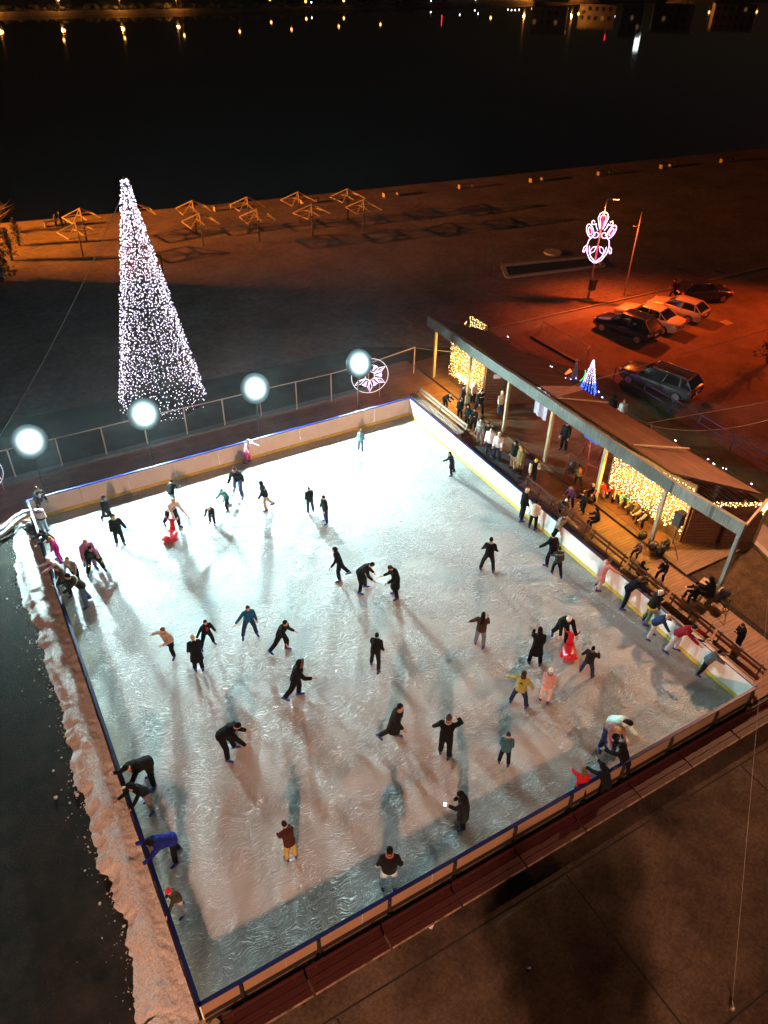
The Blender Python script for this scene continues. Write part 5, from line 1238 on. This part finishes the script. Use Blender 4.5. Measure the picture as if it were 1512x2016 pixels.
P(637,976,1035,-60,'stand',BK,(.02,.035,.11),'man in black jacket and bright blue jeans at the upper middle',('short',(.012,.012,.012)))
P(669,1078,1148,-80,'glide1',BK,BK,'black clad skater with a neon band at one ankle',HD,trim=[('ankle',(.5,.75,.05))],style='slim')
P(712,844,889, 160,'stand2',(.16,.36,.45),(.08,.13,.17),'small child in light blue jacket near the back barrier',('short',(.25,.16,.08)))
P(883,889,939,-80,'reach',(.028,.028,.025),(.02,.022,.025),'long haired skater in dark coat at the far right of the ice',('long',(.03,.022,.018)),style='coat')
P(723,1109,1172, 80,'bend',(.022,.024,.018),BK,'man in dark parka bending forward to face another man',('short',(.03,.025,.015)),style='coat',arms=((8,8,30),(10,8,40)),jit=3)
P(768,1115,1184,-70,'look_down',BK,BK,'man in black coat looking down beside the bending man',('short',(.04,.025,.015)),style='coat',jit=3)
P(962,1057,1127, 180,'wide',BK,CH,'man in black with legs and arms spread wide on the right of the ice',('short',(.012,.01,.01)))
P(743,1245,1326, 165,'glide',(.02,.021,.022),CH,'man in dark jacket with black backpack gliding away in the middle',('short',(.012,.01,.01)),trim=[('pack',BK)])
P(943,1204,1277, 175,'stand2',(.05,.025,.018),(.14,.17,.22),'woman with very long dark hair in brown jacket and grey blue jeans',DL,arms=((14,38,10),(30,10,70)))
P(322,1237,1303,-40,'glide1',(.40,.34,.29),BK,'skater in beige jacket balancing on one black leg',('short',(.12,.06,.03)),arms=((40,10,70),(-20,50,15)))
P(385,1249,1320, 185,'stand',BK,BK,'woman with blond hair in long black coat seen from behind',('short',(.42,.30,.16)),style='coat')
P(407,1222,1284, 20,'wide',(.02,.016,.02),BK,'skater in black jacket with red front, legs apart',('short',(.015,.012,.012)),trim=[('front',(.32,.02,.035))],arms=((10,20,10),(30,48,10)))
P(487,1194,1263, 10,'wide',(.012,.09,.20),(.015,.04,.10),'skater in bright blue jacket in the left middle of the ice',('short',(.04,.025,.02)),arms=((4,12,10),(45,50,10)))
P(556,1222,1291, 60,'stride',(.02,.02,.022),BK,'dark skater bending with one arm stretched to the right',('short',(.012,.012,.012)),arms=((10,10,60),(48,40,5)))
P(588,1300,1382, 80,'glide1',BK,BK,'skater in black coat with brown fur hood facing right',('furhood',(.12,.075,.04)),arms=((-28,26,5),(40,8,60)))
P(467,1423,1503, 70,'bend',BK,BK,'black clad skater stooping with an arm stretched out right, left foreground',('short',(.012,.012,.012)),arms=((20,8,40),(58,22,8)))
P(770,1376,1461, 70,'glide1',(.022,.021,.022),CH,'slim skater in dark coat facing right in the centre foreground',('short',(.025,.018,.014)),style='coat',arms=((-4,5,10),(10,5,40)))
P(877,1405,1494, 170,'stand2',BK,BK,'skater in black jacket with grey fur hood raising one hand',('short',(.05,.035,.03)),trim=[('scarf',(.32,.27,.25))],arms=((10,30,10),(80,40,110)))
P(897,1561,1638,-75,'phone',(.022,.02,.02),BK,'skater in dark hooded coat looking at a lit phone in the foreground',HD,style='coat',item='phone',arms=((50,6,66),(10,10,22)))
P(564,1615,1694, 200,'look_down',(.05,.018,.014),(.42,.30,.08),'skater in dark red brown jacket and khaki yellow trousers',('short',(.035,.02,.02)))
P(767,1658,1750, 185,'pockets',(.02,.016,.022),(.42,.52,.62),'man in dark jacket and very pale jeans nearest the front barrier',('short',(.012,.01,.01)),arms=((2,12,14),(-12,20,50)),jit=3)
P(1054,1233,1310, 190,'phone',BK,BK,'tall woman with long black hair all in black on the right',DL,style='coat')
P(1111,1214,1275, 20,'push',(.018,.02,.016),BK,'child in black jacket and white hat pushing the upright red seal aid',('beanie',(.68,.66,.64)))
P(1161,1272,1335, 165,'wide',(.035,.034,.026),(.02,.03,.11),'man in dark grey green jacket and navy trousers on the right of the ice',('short',(.012,.01,.01)),arms=((4,26,12),(30,26,70)),jit=3)
P(1024,1320,1394, 170,'wide',(.30,.29,.09),(.015,.025,.06),'woman with bushy dark hair in yellow olive jumper',('long',(.05,.028,.015)),arms=((12,52,10),(12,24,5)))
P(1078,1315,1385, 180,'stand',(.52,.30,.29),(.62,.48,.44),'girl in pale pink jacket and white beanie standing on the right of the ice',('beanie',(.70,.68,.64)))
P(995,1442,1508, 185,'stand',(.035,.10,.12),BK,'child in teal jacket and dark beanie standing in the right foreground',('beanie',(.02,.03,.05)),style='puffer')
# --- along the right barrier
P(1033,961,1028, 120,'stand2',BK,BK,'man in black jacket with shaven pale head by the right barrier',('beanie',(.62,.52,.45)),trim=[('front',(.4,.38,.36))])
P(1052,984,1044, 165,'stand',(.55,.51,.44),BK,'woman in cream jacket and black trousers by the right barrier',('short',(.015,.012,.012)))
P(1107,1012,1075, 60,'rail1',(.20,.18,.14),BK,'man in olive grey jacket leaning back on the right barrier',('short',(.05,.03,.02)),trim=[('scarf',BK)])
P(1082,1048,1120,-130,'glide',(.016,.016,.02),NV,'man in black jacket skating near the right barrier, arm out left',('short',(.015,.012,.012)),arms=((30,34,10),None))
P(1096,1076,1139,-160,'glide',(.035,.04,.032),BK,'skater in dark green jacket with one pale sleeve near the right barrier',('short',(.04,.028,.02)),trim=[('stripe',(.25,.3,.28))])
P(1197,1098,1165, 120,'rail1',(.52,.27,.27),(.55,.36,.33),'girl in pink coat and pale tights holding the right barrier',('bun',(.10,.05,.03)),style='coat',arms=((10,14,50),(58,30,10)))
P(1252,1137,1203, 110,'raillean',NV,NV,'skater in navy jacket folded over the right barrier',('long',(.06,.025,.02)),arms=((58,12,14),(56,12,14)))
P(1288,1163,1233, 120,'rail1',(.018,.018,.02),(.11,.13,.075),'skater in silver helmet with yellow jumper tied at the waist',('helmet',(.55,.57,.60)),trim=[('waist',(.55,.36,.02))])
P(1299,1211,1264, 95,'raillean',(.018,.035,.10),(.42,.42,.45),'child with blond hair in navy jacket and grey trousers reaching for the right barrier',('short',(.50,.36,.20)),arms=((50,20,6),(40,20,6)))
P(1350,1232,1291, 80,'raillean',(.20,.008,.018),(.38,.38,.42),'skater in maroon jacket and grey trousers leaning onto the right barrier',('short',(.02,.03,.025)),arms=((72,14,10),(70,16,10)))
P(1402,1281,1334, 110,'rail',(.09,.11,.14),BK,'child in grey padded jacket holding the right barrier near the corner',('short',(.012,.01,.012)),style='puffer')
# --- lower right corner
P(1222,1395,1478, 60,'bend',(.50,.72,.66),(.1,.12,.12),'woman with black hair in mint white jacket bending forward in the lower right',DL,jit=3)
P(1206,1420,1492, 30,'bend',(.22,.13,.13),(.02,.03,.10),'woman with light brown hair in dusky pink jacket stooping in the lower right',('long',(.30,.17,.08)),jit=3)
P(1214,1459,None,-110,'rail',BK,BK,'person in black hood leaning at the front barrier in the lower right',HD,h=1.60)
P(1177,1495,None,-120,'rail',(.016,.02,.03),BK,'person in dark navy jacket between the hooded one and the girl in red',('hood',(.012,.014,.02)),h=1.55)
P(1140,1510,None,-160,'rail1',(.42,.012,.018),BK,'girl with brown hair in red jacket at the front barrier',('long',(.12,.07,.04)),h=1.5)
# --- left foreground barrier
P(263,1495,1562,-70,'raildeep',(.016,.016,.015),BK,'man in black coat and beanie hunched on the left barrier',('beanie',(.016,.016,.018)),arms=((54,20,60),(50,16,60)),jit=3)
P(266,1545,1610,-60,'rail',(.014,.014,.014),(.12,.11,.12),'person in black hoodie and grey trousers pressed against the left barrier',HD,style='hoodie',jit=3)
P(309,1655,1712,-85,'raildeep',(.012,.022,.22),BK,'person in blue jacket bending low over the left barrier',('hood',(.014,.014,.018)),arms=((66,20,30),(64,16,30)),jit=3)
P(344,1751,1814,-75,'rail1',(.05,.048,.03),(.5,.45,.45),'child in red hat and olive jacket holding the left barrier',('beanie',(.55,.02,.05)),arms=((66,30,5),(6,10,16)),mir=False,jit=3)
# --- people on the walkway and deck
DK = dict(feet='shoe', group='people on the walkway and deck')
P(884,776,810, 60,'bend',(.012,.02,.02),BK,'person in black stooping by the long pale bench, teal beanie',('beanie',(.12,.30,.27)),z0=.06,**DK)
P(910,758,806, 60,'stand',(.07,.045,.05),BK,'person in dark plum coat waiting in front of the lit kiosk',('short',(.03,.02,.02)),z0=.17,style='coat',**DK)
P(934,752,797, 40,'stand',(.40,.40,.42),BK,'man in pale grey hoodie at the kiosk counter',('hood',(.40,.40,.42)),z0=.17,style='hoodie',**DK)
P(905,785,827,-10,'stand',(.014,.022,.024),BK,'person in black with visible face at the end of the pale bench',('short',(.012,.012,.012)),z0=.06,**DK)
P(922,773,814, 120,'stand',(.09,.07,.03),BK,'person in olive brown parka in the queue',('furhood',(.14,.10,.04)),z0=.06,**DK)
P(943,768,822, 30,'walk',(.02,.02,.024),NV,'person in dark jacket with white shoulder stripe beside the lit kiosk',('short',(.015,.012,.012)),z0=.17,trim=[('stripe',WH)],**DK)
P(918,797,843,-40,'stand',(.016,.024,.026),BK,'person in dark hood in the middle of the queue',('hood',(.016,.024,.026)),z0=.06,**DK)
P(929,804,854,-20,'crossed',(.014,.018,.02),BK,'person in black with folded arms beside the bench end',('short',(.012,.012,.012)),z0=.06,**DK)
P(943,823,880,-30,'stand',(.16,.165,.14),GY,'man in striped grey jacket and grey trousers waiting by the barrier',('short',(.02,.015,.012)),z0=.06,trim=[('stripe',(.5,.52,.5))],**DK)
P(958,833,884,-20,'stand',(.016,.018,.02),BK,'person in black half hidden behind the man in white jacket',('short',(.012,.012,.012)),z0=.06,**DK)
P(963,842,903,-15,'stand',WH,(.03,.05,.085),'man in shiny white jacket and blue jeans by the barrier',('short',(.012,.012,.012)),z0=.06,style='puffer',**DK)
P(978,852,912,-10,'stand2',(.66,.66,.70),(.025,.04,.07),'person in white jacket and cream beanie by the barrier',('beanie',(.62,.48,.34)),z0=.06,trim=[('scarf',(.35,.38,.42))],**DK)
P(988,771,822, 30,'stand2',(.58,.52,.44),(.03,.055,.16),'man in cream hoodie and blue jeans beside the slatted kiosk wall',('hood',(.58,.52,.44)),z0=.17,style='hoodie',**DK)
P(1009,868,928,-40,'stand',(.014,.018,.02),(.34,.29,.24),'person in black jacket and beige trousers on the black mat',HD,z0=.08,**DK)
P(1021,879,941,-50,'stand',(.14,.105,.04),BK,'person in khaki parka with yellow fur hood on the black mat',('furhood',(.34,.24,.05)),z0=.08,style='coat',**DK)
P(1050,904,958, 20,'phone',NV,(.012,.02,.04),'child in yellow beanie and navy vest by the right barrier',('beanie',(.72,.55,.03)),z0=.06,trim=[('sleeves',(.5,.5,.44))],**DK)
P(1109,830,894,-20,'stand2',(.016,.022,.026),BK,'tall man in black standing alone on the open deck',('beanie',(.012,.012,.014)),z0=.17,**DK)
P(1136,914,960, 200,'push',(.13,.11,.045),CH,'woman in olive coat with orange bag leaning over the stroller',('short',(.03,.025,.025)),z0=.17,trim=[('scarf',(.35,.45,.5)),('pack',(.45,.14,.05))],**DK)
P(1119,958,1004,-30,'look_down',(.06,.035,.12),NV,'person in purple jacket and red scarf on the walkway by the benches',('short',(.25,.12,.06)),z0=.06,trim=[('front',(.35,.02,.03))],**DK)
P(1110,982,1020, 30,'look_down',(.05,.045,.045),BK,'small child in white hat beside the benches',('beanie',(.62,.56,.50)),z0=.06,**DK)
P(1141,969,1014,-60,'look_down',(.016,.022,.035),BK,'person in dark navy coat on the walkway behind the benches',DH,z0=.06,style='coat',**DK)
P(1161,952,994,-30,'sitbend',(.09,.02,.025),BK,'blond person seated low beside the timber post at the lit curtain',('short',(.42,.26,.12)),z0=.17,**DK)
P(1182,949,985, 20,'sitbend',(.50,.015,.01),(.35,.2,.12),'person in bright red jacket seated at the lit curtain',('long',(.10,.05,.025)),z0=.17,**DK)
P(1200,957,990,-20,'sitbend',(.40,.02,.06),BK,'child in crimson jacket seated at the lit curtain',('beanie',(.45,.03,.10)),z0=.17,**DK)
P(1212,967,996, 10,'sitbend',(.32,.26,.15),BK,'person in beige jacket seated in the row at the lit curtain',('short',(.30,.22,.12)),z0=.17,**DK)
P(1226,974,1008, 0,'sitbend',(.06,.20,.22),(.22,.17,.08),'person in teal jacket seated in the row at the lit curtain',('short',(.04,.03,.02)),z0=.17,**DK)
P(1240,988,1026,-30,'sitbend',(.08,.065,.03),(.05,.04,.03),'man in olive jacket seated in the row at the lit curtain',('short',(.03,.02,.015)),z0=.17,**DK)
P(1257,1003,1044,-40,'sitbend',(.02,.018,.02),BK,'person in black with pale stripes lacing skates at the lit curtain',('short',(.02,.015,.012)),z0=.17,trim=[('sleeves',(.2,.19,.18))],**DK)
P(1164,1001,1044,-70,'sit',(.02,.02,.019),BK,'man in black coat seated on the bench beside the walkway',HD,z0=.06,style='coat',**DK)
P(1250,1069,1104,-30,'sit',(.12,.06,.10),BK,'child in olive beanie and plum jacket seated by the benches',('beanie',(.18,.15,.06)),z0=.06,trim=[('stripe',(.5,.48,.5))],**DK)
P(1267,1105,1142, 150,'sit',(.012,.016,.026),BK,'person in navy coat bent behind the bench beside the seated hooded one',('hood',(.012,.016,.026)),z0=.06,**DK)
P(1299,1106,1150,-20,'sit',(.014,.018,.032),BK,'person in navy hooded jacket seated on the bench',('hood',(.014,.018,.032)),z0=.06,style='puffer',**DK)
P(1357,1146,1188,-60,'sit',(.016,.014,.014),BK,'dark seated person with red collar beside the wooden box seat',('short',(.012,.01,.01)),z0=.06,trim=[('scarf',(.3,.02,.04))],**DK)
P(1381,1135,1182,-120,'sit',(.014,.013,.013),BK,'taller dark seated person touching the wooden box seat',HD,z0=.06,**DK)
P(1453,1228,1284,-50,'phone',BK,BK,'man in black puffer jacket leaning at the lower end of the walkway',('short',(.05,.03,.02)),z0=.06,style='puffer',**DK)
FAR = dict(feet='shoe', group='people beyond the pavilion')
P(1223,785,836, 180,'stand',(.66,.64,.62),NV,'blond person in white jacket behind the pavilion roof',('short',(.32,.20,.08)),z0=.01,**FAR)
P(1204,778,830, 160,'stand',(.014,.014,.016),BK,'person in black next to the one in white behind the pavilion roof',HD,z0=.01,**FAR)
P(1322,549,588,-100,'walk',(.03,.018,.016),BK,'person in dark clothes walking past the parked cars',DH,z0=.01,**FAR)
P(110,420,447, 60,'stand',(.16,.10,.06),BK,'person in light jacket in the couple on the lit shore',DH,z0=.01,**FAR)
P(119,416,448,-100,'stand',BK,BK,'taller person in black in the couple on the lit shore',HD,z0=.01,**FAR)
flush()

# red plastic seal skating aids
M['seal'] = mat('red plastic', (.50,.008,.018), .3, coat=.3)
def seal_aid(pos, rz, label):
    t = thing('skating_aid', label, 'skating aid', pos, 'red seal skating aids', rz)
    f = V((0,1,0)); X_ = V((1,0,0))
    m = MB(); m.loft([((0,-.30,.10),X_,V((0,0,1)),.16,.08),((0,-.22,.16),X_,V((0,0,1)),.24,.14),((0,.05,.19),X_,V((0,0,1)),.27,.17),((0,.32,.20),X_,V((0,0,1)),.25,.17),((0,.50,.22),X_,V((0,0,1)),.18,.14),((0,.58,.23),X_,V((0,0,1)),.08,.07)], n=14)
    m.ball((0,.50,.36),(.15,.15,.15),12,8); m.ball((0,.63,.33),(.07,.06,.05),8,6); part(t, 'body', m, M['seal'], world=False)
    m = MB(); m.loft([((0,-.20,.22),X_,f,.17,.09),((0,-.25,.45),X_,f,.12,.055),((0,-.30,.68),X_,f,.11,.05),((0,-.31,.76),X_,f,.20,.06),((0,-.32,.80),X_,f,.20,.05)], n=12); part(t, 'back_rest', m, M['seal'], world=False)
    for s in (-1,1):
        m = MB(); m.tube([(s*.10,-.31,.76),(s*.25,-.33,.80),(s*.28,-.36,.90)], [.035,.035,.028], 8); part(t, 'handle', m, M['seal'], world=False)
        m = MB(); m.box((s*.16,.10,.025),(.03,.85,.05)); part(t, 'runner', m, M['seal'], world=False)
        m = MB(); m.ball((s*.27,.25,.12),(.09,.16,.05),8,6); part(t, 'flipper', m, M['seal'], world=False)
    return t
def heading(g, face):
    vd = V((g.x-CAM.x, g.y-CAM.y, 0)).normalized(); ri = V((vd.y,-vd.x,0)); a = rad(face); h = -vd*math.cos(a)+ri*math.sin(a); return math.atan2(-h.x, h.y)
g = at(1119,1286,.03); seal_aid(g, heading(g, 8), 'upright red seal skating aid pushed by the child in the white hat')
g = at(339,1058,.03); seal_aid(g, heading(g,-25), 'red seal skating aid pushed by the child in white and blue at the upper left')

# ------------------------------------------------------------------ thin glare mist added to imitate lens glare round the floodlights
hz = bpy.data.materials.new('glare mist'); hz.use_nodes = True
n = hz.node_tree.nodes; l = hz.node_tree.links; n.remove(n['Principled BSDF'])
pv = n.new('ShaderNodeVolumePrincipled'); pv.inputs['Color'].default_value = (.82,.86,.92,1); pv.inputs['Density'].default_value = .00013
pv.inputs['Anisotropy'].default_value = .78
l.new(pv.outputs[0], n['Material Output'].inputs['Volume'])
m = MB(); m.box((100,200,11.5),(790,750,26.5)); o = struct('haze', m, hz, 'stuff');
